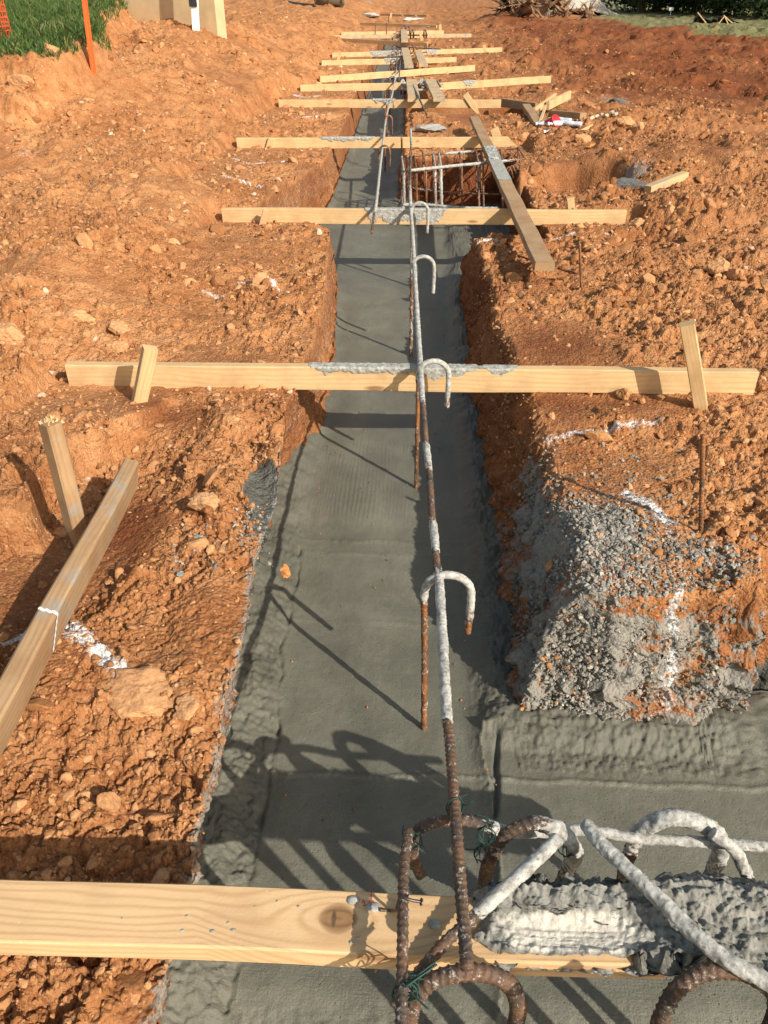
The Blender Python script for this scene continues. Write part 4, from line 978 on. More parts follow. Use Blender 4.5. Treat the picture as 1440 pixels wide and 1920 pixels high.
cpart('cross_bar', [(915, 1548, .14, .3), (960, 1560, .13, 1), (1030, 1560, .13, 1), (1100, 1556, .13, 1), (1180, 1570, .12, 1), (1330, 1580, .12, 1), (1500, 1592, .12, .7)], .0062, 36, .0028)
cpart('brace_bar', [(1046, 1572, .165, 1), (980, 1636, .16, 1), (905, 1704, .15, .85), (880, 1728, .148, .2), (840, 1762, .14, .05), (772, 1842, .13, .05), (740, 1890, .12, 0)], .0075, 37, .003)
cpart('brace_bar', [(1098, 1545, .17, 1), (1120, 1575, .175, 1), (1210, 1660, .18, 1), (1300, 1748, .18, .9), (1360, 1798, .18, 1), (1440, 1842, .175, 1), (1600, 1930, .16, .8)], .0078, 38, .0036)
cpart('arch_bar', [(776, 1960, -.1, 0), (772, 1890, .10, 0), (800, 1846, .14, .1), (850, 1826, .155, .15), (905, 1824, .155, .15), (948, 1840, .14, .15), (970, 1876, .08, .1), (960, 1950, -.1, .0), ('D', -.37, 0)], .0105, 39)
cpart('arch_bar', [(1240, 2000, -.1, 0), (1240, 1910, .09, 0), (1268, 1856, .13, .1), (1320, 1824, .155, .1), (1380, 1820, .16, .1), (1436, 1846, .14, .3), (1455, 1900, .05, .3), ('D', -.37, 0)], .0105, 40)
cpart('arch_bar', [(1090, 2080, -.2, .2), (1095, 1990, .02, .1), (1060, 2060, .0, 0), ('D', -.3, 0)], .009, 41) if False else None
# continues behind the viewer's frame: lengthwise rails and stirrups that throw the long slanting shadows
off = .60 / math.tan(SUN_EL) * .7071
legs = []
for k_, (tx_, ty_) in enumerate(((468, 1560), (520, 1545), (604, 1560), (700, 1590), (790, 1560))):
    t_ = P(tx_, ty_, -.35); x_, y_ = t_.x + off, t_.y - off; legs.append((x_, y_))
    tube('upright_bar', [(x_ - cage.location.x, y_ - cage.location.y, z_ - cage.location.z, 0) for z_ in (.25, -.1, -.37)], .011, M['steel'], cage, seed=60 + k_)
for k_, z_ in enumerate((.25,)):
    tube('cross_bar', [(legs[0][0] - .05 - cage.location.x, legs[0][1] - .0 - cage.location.y, z_ - cage.location.z, 0), (legs[2][0] - cage.location.x, legs[2][1] - .01 - cage.location.y, z_ - cage.location.z, 0), (legs[4][0] + .3 - cage.location.x, legs[4][1] - .0 - cage.location.y, z_ - cage.location.z, 0)], .009, M['steel'], cage, seed=70 + k_)
def wire_knot(parent, px, py, z, size, seed, origin=None):
    p = P(px, py, z); rr = random.Random(seed); bm_pts = []
    for lp in range(3):
        a0 = rr.uniform(0, 6); R0 = size * rr.uniform(.85, 1.1); tilt = rr.uniform(-.5, .5); pts = []
        for k in range(9):
            a = a0 + k / 8 * 2 * math.pi * .95
            v = Vector((math.cos(a) * R0, math.sin(a) * R0 * .3, math.sin(a) * R0)); v = Matrix.Rotation(tilt + lp * .5, 3, 'Z') @ v
            pts.append((p.x + v.x, p.y + v.y, p.z + v.z))
        e = pts[-1]; pts += [(e[0] + rr.uniform(-.6, .6) * size, e[1] + rr.uniform(-.5, .6) * size, e[2] + size * rr.uniform(.1, 1.0)), (e[0] + rr.uniform(-2.2, 2.2) * size, e[1] + rr.uniform(-1, 1.4) * size, e[2] + size * rr.uniform(0, 1.4))]
        o = tube('wire_tie', [(a - parent.location.x, b - parent.location.y, c - parent.location.z) for a, b, c in pts], .0009 if size < .016 else .0012, M['wire'], parent, ds=.003, sides=6, ribs=False)
wire_knot(cage, 853, 1512, .175, .013, 1); wire_knot(cage, 775, 1576, .14, .013, 2); wire_knot(cage, 912, 1566, .145, .014, 3); wire_knot(cage, 760, 1860, .165, .017, 4); wire_knot(cage, 905, 1600, .09, .013, 5)
wire_knot(cage, 1065, 1590, .12, .014, 6); wire_knot(cage, 790, 1850, .14, .014, 7)
# bent nails that hold the rail to the board
def nail_at(p0, p1, hook, label):
    pts = [tuple(P(*p0)), tuple(P(*p1))] + [tuple(P(*h_)) for h_ in hook]
    r = empty('bent_nail', pts[0]); tag(r, label, 'nail', 'bent nails holding the rail bar')
    tube('shank', [tuple(Vector(a) - r.location) for a in pts], .0022, M['nail'], r, ds=.003, sides=8, ribs=False)
    bm_ = bmesh.new(); bmesh.ops.create_cone(bm_, cap_ends=True, segments=12, radius1=.0048, radius2=.0048, depth=.0016)
    hd = bm_obj('head', bm_, M['nail'], r); v_ = Vector(pts[-1]) - Vector(pts[-2]); hd.rotation_euler = v_.to_track_quat('Z', 'Y').to_euler(); hd.location = Vector(pts[-1]) - r.location
nail_at((744, 1704, .126), (748, 1688, .13), [(760, 1684, .192), (772, 1688, .19), (790, 1691, .185)], 'upper bent nail hooked over the rusty rail bar on the near board')
nail_at((712, 1706, .126), (728, 1707, .12), [(748, 1707, .15), (764, 1710, .17)], 'lower straight nail touching the rusty rail bar on the near board')
# red marker strokes on the near board
rk = []
for (p0, p1) in (((697, 1664), (696, 1679)), ((696, 1679), (698, 1697)), ((698, 1697), (692, 1690)), ((697, 1697), (701, 1689)), ((678, 1694), (682, 1688)), ((682, 1688), (685, 1698)), ((685, 1698), (680, 1699))):
    a = m1k.inverted() @ P(p0[0], p0[1], .122); b = m1k.inverted() @ P(p1[0], p1[1], .122)
    d_ = (b - a).normalized(); n_ = Vector((-d_.y, d_.x, 0)) * .0006; k0 = len(rk)
    rk += [(a.x + n_.x, a.y + n_.y, .0196), (a.x - n_.x, a.y - n_.y, .0196), (b.x - n_.x, b.y - n_.y, .0196), (b.x + n_.x, b.y + n_.y, .0196)]
o = np_mesh('red_mark', np.array(rk), np.arange(len(rk)).reshape(-1, 4), M['redink']); o.parent = r1

# heap of concrete over the board end
hx0, hx1 = P(872, 1740, .12).x, P(1640, 1740, .0).x
hy0, hy1 = P(1000, 1815, .05).y, P(1100, 1655, .05).y
HX, HY = np.meshgrid(np.linspace(hx0, hx1, 420), np.linspace(hy0 - .02, hy1 + .05, 190))
mb = m1.inverted(); mbn = np.array(mb)
LY = mbn[1, 0] * HX + mbn[1, 1] * HY + mbn[1, 3]; LX = mbn[0, 0] * HX + mbn[0, 1] * HY + mbn[0, 3]
on = (np.abs(LY) < .0445) & (LX < L1 / 2)
f1_, f2_, _ = worley(HX * 55 + perlin(HX * 30, HY * 30, 5), HY * 55, 7); f3_, _, _ = worley(HX * 110, HY * 110, 8)
lump = .013 * (1 - f1_) + .006 * (1 - f3_) + .010 * fbm(HX * 30, HY * 30, 5, 140, .6)
smear = np.exp(-((HX - P(1060, 1745, .1).x) / .10) ** 4 - ((LY + .012) / .026) ** 4)
right = sstep(L1 / 2 - .10, L1 / 2 + .10, LX)
back = sstep(.0, .05, LY)
hh = .100 + lump * (1 - .85 * smear) + .004 * smear * fbm(HX * 10, LY * 90, 4, 141) + .018 * back + .012 * sstep(.02, .14, HX - hx0) * (1 - smear)
off_ = np.clip(np.maximum(np.abs(LY + .0) - .043, 0), 0, 9)
hh = hh - np.clip(off_ - .012 * right, 0, 9) * np.where(LY > 0, 3.2, 7) * (1 - .65 * right) - .05 * right * sstep(0, .3, LX - L1 / 2) 
mask = (HX - hx0) - .02 - .03 * fbm(HX * 9, HY * 14, 4, 142) - .05 * np.clip(-(LY + .02) / .03, 0, 1.5) + .02 * back
reach = np.where(LY > 0, .052 + .07 * right, .0440 + .035 * right) + .014 * fbm(HX * 22, HX * 0, 4, 143)
mask = np.minimum(mask, reach - np.abs(LY))
edge_ = np.clip(mask / .012, 0, 1)
hh = hh + .0016 * fbm(HX * 130, HY * 130, 4, 145, .65) * (1 - .5 * smear) + .002 * np.abs(fbm(HX * 70, HY * 70, 3, 146))
hh = np.where(on, .0985 + (hh - .0985) * edge_, hh - (1 - edge_) * .02) + .024
keep = (mask[:-1, :-1] > 0) & (mask[1:, 1:] > 0)
heap = np_mesh('concrete_heap', np.stack([HX, HY, hh], -1).reshape(-1, 3), grid_faces(HX.shape[0], HX.shape[1], keep), M['wetpaste'], dict(smear=(smear * 1.1).ravel()))
# give the heap real thickness downwards
sm = heap.modifiers.new('solid', 'SOLIDIFY'); sm.thickness = .03; sm.offset = -1
tag(heap, 'lumpy grey concrete heaped over the right end of the nearest board', 'concrete heap')

# ------------------------------------------------------------------ loose cage in the side pit
lc = empty('rebar_cage', (.35, 6.15, -.2)); LO = np.array(lc.location)
tag(lc, 'long box cage of crusted bars lying in the pit under the slanting plank', 'rebar cage')
def lpart(name, l, r=.0075, seed=0, **k):
    q_ = [(a - LO[0], b - LO[1], c - LO[2], d) for a, b, c, d in pp(l)]
    return tube(name, q_, r, M['rebar'], lc, seed=seed, ds=.012, sides=9, ribs=False, coat_t=.006)
lpart('rail_bar', [(766, 320, .10, 1), (794, 317, .10, 1), (850, 311, .10, 1), (915, 305, .10, .9), (984, 298, .10, .2)], seed=1)
lpart('rail_bar', [(760, 294, .10, .5), (820, 289, .10, .1), (850, 287, .10, 1), (872, 285, .1, .7), (905, 283, .10, 0), (972, 278, .10, 0)], seed=2)
lpart('rail_bar', [(755, 384, -.15, .9), (800, 384, -.15, .9), (850, 389, -.15, .9), (935, 391, -.15, .7)], seed=3)
lpart('rail_bar', [(770, 352, -.15, .2), (786, 355, -.15, .5), (850, 361, -.15, .3), (975, 366, -.15, 0)], seed=4)
def yy(px, p0, p1): return p0[1] + (p1[1] - p0[1]) * (px - p0[0]) / (p1[0] - p0[0])
for k_, (a_, c_) in enumerate(((757, .9), (766, .3), (816, .6), (827, 1), (897, .4), (906, .1), (975, .1), (781, .2), (799, .1), (866, .2), (942, .3))):
    lpart('stirrup_bar', [(a_, yy(a_, (794, 317), (984, 298)) - 3, .105, c_), (a_, 350, -.02, c_), (a_ + 1, yy(a_, (755, 383), (935, 390)), -.155, c_)], seed=10 + k_)
    b_ = a_ - 4
    lpart('stirrup_bar', [(b_, yy(b_, (760, 294), (972, 278)), .10, c_ * .5), (b_ + 1, yy(b_, (770, 352), (975, 366)), -.155, c_ * .5)], seed=30 + k_)
    p_ = pp([(a_, yy(a_, (794, 317), (984, 298)) - 2, .104, c_), (b_, yy(b_, (760, 294), (972, 278)) - 1, .104, c_)])
    tube('stirrup_bar', [(a - LO[0], b - LO[1], c - LO[2], d) for a, b, c, d in p_], .006, M['rebar'], lc, ds=.02, sides=7, ribs=False, seed=40 + k_)
for k_, (x0_, x1_, yt) in enumerate(((947, 960, 313), (953, 966, 311), (958, 972, 309), (962, 978, 306))):
    lpart('hook_bar', [(x0_, yt + 26, -.02, .1), (x0_ + 1, yt + 8, .06, .1), ((x0_ + x1_) / 2, yt, .09, .1), (x1_ - 1, yt + 8, .06, .1), (x1_ + 2, yt + 40, -.08, .1), (x1_ + 1, yt + 74, -.2, .3)], .006, seed=60 + k_)
lpart('rail_bar', [(972, 277, .11, 0), (977, 286, .105, 0), (984, 298, .10, 0)], .006, seed=70)
lpart('upright_bar', [(753, 258, .20, .0), (754, 300, .02, .3), (756, 392, -.3, .8)], .008, seed=71)
# small cage under the two short blocks
sc_ = empty('rebar_cage', P(790, 170, -.0)); SO = np.array(sc_.location)
tag(sc_, 'small crusted cage with arches between the two short concreted blocks', 'rebar cage')
def spart(name, pts, seed, r=.012):
    q_ = [(a - SO[0], b - SO[1], c - SO[2], d) for a, b, c, d in pp(pts)]
    return tube(name, q_, r, M['rebar'], sc_, seed=seed, ds=.02, sides=8, ribs=False, coat_t=.008)
spart('rail_bar', [(752, 167, .12, 1), (790, 169, .12, 1), (829, 167, .12, .8)], 1); spart('rail_bar', [(752, 158, .13, 1), (829, 157, .13, .8)], 2)
for k_, (xa, xb, yt, yb, c_) in enumerate(((752, 758, 150, 176, 1), (760, 775, 155, 172, 1), (787, 794, 149, 172, 1), (789, 797, 152, 176, .8), (815, 824, 153, 168, .4), (818, 829, 151, 184, .4))):
    spart('arch_bar', [(xa, yb, -.05, c_), (xa, yt + 6, .14, c_), ((xa + xb) / 2, yt, .17, c_), (xb, yt + 6, .14, c_), (xb, yb, -.05, c_)], 5 + k_)
sc2 = empty('rebar_cage', P(785, 100, .1)); SO = np.array(sc2.location); sc_ = sc2
tag(sc2, 'small dark cage arches between the blocks on the sloping board further back', 'rebar cage')
spart('rail_bar', [(755, 100, .2, .1), (800, 98, .2, .3)], 21, .014)
for k_, (xa, xb, yt, yb) in enumerate(((768, 775, 84, 100), (776, 782, 88, 102), (797, 800, 82, 104))):
    spart('arch_bar', [(xa, yb, .08, .2), (xa, yt + 4, .24, .2), ((xa + xb) / 2, yt, .27, .2), (xb, yt + 4, .24, .2), (xb, yb, .08, .2)], 25 + k_, .013)
sc3 = empty('rebar_cage', P(765, 68, .2)); SO = np.array(sc3.location); sc_ = sc3
tag(sc3, 'dark tangle of small cage bars furthest back over the trench', 'rebar cage')
for k_, (xa, xb, yt, yb) in enumerate(((754, 760, 48, 72), (762, 768, 50, 74), (770, 775, 56, 74), (795, 799, 56, 74))):
    spart('arch_bar', [(xa, yb, .12, .3), (xa, yt + 4, .34, .3), ((xa + xb) / 2, yt, .37, .4), (xb, yt + 4, .34, .3), (xb, yb, .12, .3)], 35 + k_, .018)
spart('rail_bar', [(750, 66, .25, .2), (802, 66, .25, .1)], 41, .018)

# ------------------------------------------------------------------ steel pins in the ground
def pin(b, t, r, label, c=.1, lie=False):
    B_ = hit(*b)
    if lie: T_ = hit(*t); pts = [(B_.x, B_.y, B_.z + r), (T_.x, T_.y, T_.z + r * 2)]
    else: T_ = PY(t[0], t[1], B_.y); d_ = (Vector(B_) - T_).normalized() * .08; pts = [(B_.x + d_.x, B_.y + d_.y, B_.z + d_.z), tuple(T_)]
    far_ = B_.y > 4
    o = tube('steel_pin', [p + (c,) for p in [tuple(x) for x in pts]], r, M['rebar'], ds=.003 if not far_ else .03, sides=12 if not far_ else 6, ribs=not far_, seed=int(b[0]))
    tag(o, label, 'steel pin', 'steel pins and rods stuck in the soil')
pin((1314, 992), (1318, 816), .0062, 'rusty steel pin standing beside the gravel covered bank')
pin((1090, 543), (1087, 457), .0062, 'short rusty pin standing right of the slanting plank end', 0)
pin((0, 559), (64, 548), .0065, 'rusty rod lying on the soil at the left edge', 0, True)
pin((962, 478), (1008, 496), .006, 'dark rod end poking from the soil left under the slanting plank tip', 0, True)
pin((1046, 506), (1082, 515), .006, 'dark rod end poking from the soil right of the slanting plank tip', 0, True)
pin((703, 73), (704, 42), .013, 'left of the two thin pins before the weathered grey far board', 0)
pin((724, 73), (725, 43), .013, 'right of the two thin pins before the weathered grey far board', 0)
pin((728, 50), (729, 30), .016, 'thin pin between the two furthest boards', 0)

for k_, (pa_, pb_, z_, lb_) in enumerate((((700, 108), (762, 104), .2, 'dark thin bar lying across the trench behind the dull board'), ((748, 150), (752, 95), .17, 'bar running lengthwise just right of the long left bar at the short blocks'), ((745, 88), (826, 92), .24, 'dark bar lying across the far short blocks'), ((800, 215), (770, 150), .16, 'dark bar running back beside the trench to the short blocks'), ((742, 60), (806, 50), .31, 'dark bar lying across the furthest cage tangle'))):
    o = tube('steel_bar', [tuple(P(*pa_, z_)) + (.3,), tuple(P(*pb_, z_ + .02)) + (.5,)], .010, M['steel'], ds=.05, sides=8, ribs=False, seed=90 + k_); tag(o, lb_, 'reinforcing bar', 'bars lying over the far trench')
# ------------------------------------------------------------------ single rocks
RG = 'loose rocks on the dug soil'
def rock(px, py, dims, label, col=(.58, .30, .14), seed=1, rz=0.0, sink=.42, noise_=.26, zz=None, mtl='clod', tilt=0.0, name='rock'):
    h_ = hit(px, py) if zz is None else P(px, py, zz)
    v, f = rockshape(5, 13, seed, .95); v = v / np.abs(v).max(0)
    n_ = fbm(v[:, 0] * 2.2 + seed, v[:, 1] * 2.2 + v[:, 2] * 1.7, 5, seed, .6); v = v * (1 + noise_ * n_[:, None] + .07 * (.5 - worley(v[:, 0] * 4 + v[:, 2] * 2 + seed, v[:, 1] * 4 - v[:, 2] * 3, seed)[0])[:, None])
    v = v * (np.array(dims) / 2); rr_ = np.random.default_rng(seed)
    cc = np.array(col)[None] * (1 + .22 * fbm(v[:, 0] * 60, v[:, 1] * 60 + v[:, 2] * 50, 3, seed)[:, None])
    o = np_mesh(name, v, f, M[mtl], dict(rc=cc), smooth=True)
    try:
        sp_ = o.modifiers.new('edge', 'EDGE_SPLIT'); sp_.split_angle = R(32)
    except Exception: pass
    gzv = float(ground_z(np.array([h_.x]), np.array([h_.y]))[0]) if zz is None else zz
    o.location = (h_.x, h_.y, gzv + dims[2] * (.5 - sink)); o.rotation_euler = (tilt, 0, rz)
    tag(o, label, 'rock', RG); return o
PALE = (.55, .29, .135); TAN = (.46, .235, .10); GREY = (.26, .255, .235)
rock(268, 1308, (.165, .115, .06), 'largest flat clay slab, near the left edge of the near trench', PALE, 3, -.12, .42, .30, tilt=.1)
rock(352, 1345, (.06, .07, .04), 'squarish clay block right below the largest clay slab', PALE, 4, .4)
rock(385, 962, (.085, .062, .055), 'pale cracked clay lump above grey stones on the left bank', (.52, .29, .14), 5, .1, .2)
rock(205, 822, (.05, .042, .038), 'lone rounded rock on the smooth soil left of the trench', TAN, 6, .2, .2)
rock(298, 800, (.034, .02, .014), 'small flat stone right of the lone rounded rock', TAN, 7, .1)
rock(222, 628, (.10, .09, .07), 'big clay rock behind the left end of the second board, farther one', PALE, 8)
rock(222, 664, (.085, .06, .05), 'flat faced clay rock touching the left end of the second board', PALE, 9, .1)
rock(145, 600, (.15, .12, .08), 'wide clay block left of the rocks behind the second board', PALE, 10, .4)
rock(484, 556, (.10, .07, .05), 'cracked rock with white paint across it on the left bank', TAN, 11)
rock(1122, 834, (.105, .034, .034), 'long smooth tan stone lying by the white paint on the right bank', (.50, .25, .10), 12, -.33, .08, .08)
rock(1345, 516, (.12, .09, .09), 'upright pale rock on the right mound, largest there', PALE, 13, .3, .1)
rock(1325, 552, (.07, .05, .04), 'smaller rock just below the upright pale rock', PALE, 14)
rock(1168, 752, (.052, .046, .048), 'rock sitting against the face of the second board at the right', TAN, 15, 0, .05)
rock(1202, 760, (.03, .026, .022), 'middle rock of three against the second board at the right', TAN, 16, 0, .05)
rock(1236, 757, (.036, .03, .024), 'rightmost rock of three against the second board', TAN, 17, 0, .05)
rock(1285, 590, (.07, .05, .045), 'rock just behind the tall right stake', PALE, 18)
rock(1090, 266, (.16, .12, .11), 'pale rock below the litter, larger of two', PALE, 19)
rock(1106, 280, (.11, .08, .06), 'orange rock below the litter, smaller of two', (.62, .27, .10), 20)
rock(1195, 246, (.16, .14, .12), 'round clay boulder behind the right pit', PALE, 21)
rock(1172, 236, (.2, .16, .15), 'clay boulder left of the round one behind the right pit', PALE, 22)
rock(1024, 331, (.07, .06, .06), 'pale round stone down in the dark right pit', (.62, .5, .36), 23, zz=-.12)
rock(1198, 410, (.13, .10, .08), 'clay rock right of the concreted third board end', PALE, 24)
rock(885, 434, (.05, .05, .06), 'pale stone under the slanting plank beside the trench corner', PALE, 25)
rock(536, 1078, (.030, .040, .03), 'orange lump stuck in the grey concrete at the left wall', (.62, .27, .09), 26, .1, .1, zz=-.10)
rock(1095, 1178, (.06, .03, .028), 'orange block at the front edge of the gravel bank', (.52, .25, .12), 27)
rock(1098, 1190, (.05, .02, .012), 'flat pale stone on the front of the gravel bank', GREY, 28)
rock(1040, 1006, (.03, .046, .03), 'orange stone at the left border of the gravel', (.58, .28, .11), 29, -.4)
rock(1218, 1012, (.022, .016, .014), 'small orange pebble in the middle of the gravel', (.60, .32, .14), 30, 0, .1)
rock(1058, 998, (.016, .014, .014), 'little orange pebble beside the border stone of the gravel', (.60, .32, .14), 31, 0, .1)
rock(1176, 984, (.03, .024, .014), 'large flat grey stone at the top of the gravel', GREY, 32, .2, .1)
rock(1170, 1086, (.025, .024, .013), 'square grey stone in the middle of the gravel', GREY, 33, .2, .1)
rock(1155, 1122, (.018, .03, .014), 'oval grey stone low in the gravel', GREY, 34, .1, .1)
rock(1345, 870, (.05, .04, .035), 'clay rock right of the steel pin on the right bank', PALE, 35)
rock(1400, 945, (.045, .04, .035), 'small clay rock at the right edge beside the steel pin', PALE, 36)
rock(1365, 960, (.03, .026, .02), 'tiny pale rock below the steel pin', PALE, 37)
rock(376, 1028, (.028, .02, .012), 'bluish flat stone below the pale cracked lump, upper one', (.30, .31, .30), 38, .4, .1)
rock(338, 1040, (.02, .02, .012), 'bluish flat stone left of the upper one under the cracked lump', (.30, .31, .30), 39, .1, .1)
rock(340, 1090, (.02, .018, .012), 'bluish flat stone lowest under the cracked lump', (.30, .31, .30), 40, .1, .1)
rock(115, 990 - 360 + 360, (.05, .04, .03), 'pale clod beside the foot of the stout stake', PALE, 41)
rock(116, 1630, (.014, .009, .008), 'little white pebble in the shadow behind the nearest board', (.6, .58, .52), 42)
rock(1180, 905, (.02, .018, .014), 'dull grey pebble above the white paint patch of the gravel', GREY, 43)
rock(1290, 1170, (.04, .028, .03), 'clay rock low on the right front of the gravel bank', (.55, .30, .16), 44)
rock(1410, 1010, (.03, .02, .014), 'flat grey stone at the right edge of the gravel', GREY, 45)
rock(435, 735 + 60, (.05, .04, .04), 'clod on the rim left of the concrete filled notch', PALE, 46)
rock(352, 1000, (.04, .03, .02), 'flat clay chip under the pale cracked lump', TAN, 47)
rock(25, 640, (.14, .1, .08), 'big clay block at the left edge above the second board', PALE, 48)
rock(40, 150, (.22, .16, .14), 'clay boulder at the left edge below the turf', PALE, 49)
rock(96, 100, (.16, .12, .12), 'upper pale clay block under the turf edge', PALE, 50)
# gravel
ng = 5200
gx = []; gy = []
c_ = P(1125, 1010, .05); c2_ = P(1330, 1060, .02); c3_ = P(1100, 1140, .02); c4_ = P(470, 990, 0)
for (cc_, sx_, sy_, n_) in ((c_, .12, .16, 5200), (c3_, .13, .07, 1600), (c2_, .11, .07, 900), (P(1010, 880, 0), .05, .12, 350), (P(1230, 900, 0), .2, .2, 260), (c4_, .03, .05, 90), (P(380, 1050, 0), .05, .07, 70), (P(1150, 1230, -.1), .2, .05, 2600)):
    gx.append(rng.normal(cc_.x, sx_ * .8, n_)); gy.append(rng.normal(cc_.y, sy_ * .8, n_))
gx = np.concatenate(gx); gy = np.concatenate(gy)
tt_, _, _ = trench_t(gx, gy); ok_ = (tt_ < .25) | ((tt_ < .6) & (rng.uniform(0, 1, len(gx)) < .8)); gx, gy = gx[ok_], gy[ok_]
gs = .0022 * (4.2 ** (rng.uniform(0, 1, len(gx)) ** 1.7))
gc = np.array([.255, .235, .20])[None] * rng.uniform(.6, 1.6, len(gx))[:, None]
gc = np.where(rng.uniform(0, 1, len(gx))[:, None] > .965, np.array([.5, .27, .13]), gc)
GR = [rockshape(1, 9, 900 + i, .55) for i in range(16)]
tag(scatter('gravel', gx, gy, gs, gc, M['stone'], GR, sink=.1), 'grey crushed stone spilled over the right bank', 'gravel', kind='stuff')
# crumbs fallen on the concrete
nk = 420
kx = rng.uniform(-.40, .27, nk); ky = rng.uniform(.45, 4.5, nk) ** 1.0
side_ = rng.uniform(0, 1, nk) < .75
kx = np.where(side_, np.where(rng.uniform(0, 1, nk) < .5, -.43 + np.abs(rng.normal(0, .045, nk)), .25 - np.abs(rng.normal(0, .05, nk))), kx)
tag(scatter('soil_crumbs', kx, ky, .002 * 2.2 ** rng.uniform(0, 1, nk), np.array([.42, .17, .07])[None] * rng.uniform(.5, 1.3, nk)[:, None], M['clod'], TINY, zf=lambda a, b: np.full(len(a), ZC + .003)),
    'reddish crumbs fallen on the edges of the wet concrete', 'soil crumbs', kind='stuff')

# ------------------------------------------------------------------ litter and offcuts beside the trench
OG = 'pine offcuts in the rubbish heap'
def on(px, py, dz=0.0):
    h_ = hit(px, py); return Vector((h_.x, h_.y, h_.z + dz))
def offcut(p0, z0, p1, z1, wd, th, label, mtl='wood', seed=1, roll=0.0):
    return solid_bar('timber_offcut', on(p0[0], p0[1], z0), on(p1[0], p1[1], z1), wd, th, mtl, label, 'offcut', OG, seed=seed, roll=roll)
offcut((940, 196), .02, (1005, 208), .04, .09, .04, 'grey offcut running right from the board before the two short blocks', 'wood_dirty', 51)
offcut((985, 210), .06, (1012, 243), .02, .05, .09, 'dark offcut on edge at the left of the rubbish heap', 'wood_dirty', 52)
offcut((1000, 212), .04, (1028, 240), .02, .04, .06, 'second offcut on edge at the left of the rubbish heap', 'wood_dirty', 53)
offcut((1000, 219), .05, (1038, 202), .12, .07, .03, 'thin pale slat slanting up at the top of the rubbish heap', 'wood', 54)
offcut((1025, 213), .08, (1065, 199), .12, .09, .04, 'pale offcut pointing right at the top of the rubbish heap', 'wood', 55)
offcut((1033, 220), .04, (1092, 228), .05, .06, .07, 'dark offcut lying at the right of the rubbish heap', 'wood_dirty', 56)
offcut((1010, 240), .03, (1021, 216), .09, .03, .03, 'short slanting stick in the middle of the rubbish heap', 'wood', 57)
offcut((1058, 262), .01, (1110, 240), .02, .03, .015, 'thin pale stick lying below the bottles', 'wood', 58)
def bottle(px, py, rz, s, label):
    prof = [(0, 0), (.032, 0), (.034, .01), (.033, .06), (.030, .08), (.034, .10), (.034, .15), (.026, .18), (.013, .205), (.013, .225), (0, .225)]
    V = []; n = 14
    for (r_, h_) in prof:
        for k in range(n):
            a = 2 * math.pi * k / n; V.append((r_ * math.cos(a) * s, r_ * math.sin(a) * s * .8, h_ * s))
    F = [(i * n + k, i * n + (k + 1) % n, (i + 1) * n + (k + 1) % n, (i + 1) * n + k) for i in range(len(prof) - 1) for k in range(n)]
    r = empty('plastic_bottle', on(px, py, .035 * s)); r.rotation_euler = (R(88), 0, rz); tag(r, label, 'bottle', 'crumpled plastic bottles')
    V = np.array(V); V = V * (1 + .05 * perlin(V[:, 0] * 40, V[:, 2] * 30, int(px)))[:, None]
    np_mesh('body', V, np.array(F), M['bottle'], parent=r)
    bm_ = bmesh.new(); bmesh.ops.create_cone(bm_, cap_ends=True, segments=12, radius1=.016 * s, radius2=.015 * s, depth=.018 * s)
    c__ = bm_obj('cap', bm_, M['white'], r, smooth=False); c__.location = (0, 0, .232 * s)
bottle(1047, 240, R(-80), 1.0, 'crumpled clear bottle next to the red cup')
bottle(1062, 238, R(-60), 1.0, 'clear bottle in the middle of the bottle cluster')
bottle(1070, 234, R(-120), .95, 'clear bottle at the back of the bottle cluster')
bottle(1058, 254, R(-70), .95, 'clear bottle lowest in the bottle cluster')
bottle(1090, 240, R(-110), .9, 'clear bottle furthest right of the cluster')
cup = empty('plastic_cup', on(1030, 243, .06)); cup.rotation_euler = (R(70), R(20), R(40)); tag(cup, 'crushed red plastic cup beside the clear bottles', 'cup')
V = []; n = 18
for (r_, h_) in ((.0, -.06), (.03, -.06), (.047, .055), (.050, .058), (.047, .06), (.029, -.055), (.0, -.055)):
    for k in range(n):
        a = 2 * math.pi * k / n; V.append((r_ * math.cos(a) * 1.35 * (1 + .12 * math.sin(a * 3)), r_ * math.sin(a) * 1.1, h_ * 1.3))
np_mesh('body', np.array(V), np.array([(i * n + k, i * n + (k + 1) % n, (i + 1) * n + (k + 1) % n, (i + 1) * n + k) for i in range(6) for k in range(n)]), M['red'], parent=cup)
V = []; r0_ = .0495
rim = tube('rim', [(r0_ * 1.35 * math.cos(a) * (1 + .12 * math.sin(a * 3)), r0_ * 1.1 * math.sin(a), .076) for a in np.linspace(0, 2 * math.pi, 19)], .0035, M['red'], cup, ds=.01, sides=6, ribs=False)
for k_, (px, py) in enumerate(((1108, 226), (1118, 222), (1128, 220), (1136, 223), (1146, 222), (1153, 224))):
    rock(px, py, (.07, .05, .04), ('pale chip nearest the dark offcut', 'second pale chip from the dark offcut', 'third pale chip from the dark offcut', 'fourth pale chip from the dark offcut', 'fifth pale chip from the dark offcut', 'pale chip furthest from the dark offcut')[k_], (.66, .56, .40), 60 + k_, k_ * .5, .15)
def lump(px, py, dims, label, seed, col=(.13, .13, .125)):
    rock(px, py, dims, label, col, seed, .2, .35, .3, mtl='clod', name='concrete_lump')['category'] = 'concrete lump'
lump(1180, 349, (.30, .14, .12), 'dark concrete lump lying left of the grey ended offcut', 71)
lump(1153, 199, (.22, .16, .10), 'dark grey concrete lump alone on the smooth soil behind the litter', 72)
lump(806, 246, (.34, .2, .09), 'flat grey concrete spill behind the slant cut board', 73, (.34, .33, .30))
lump(690, 33, (1.0, .7, .22), 'pale grey concrete spill left of the furthest boards', 74, (.45, .43, .38))
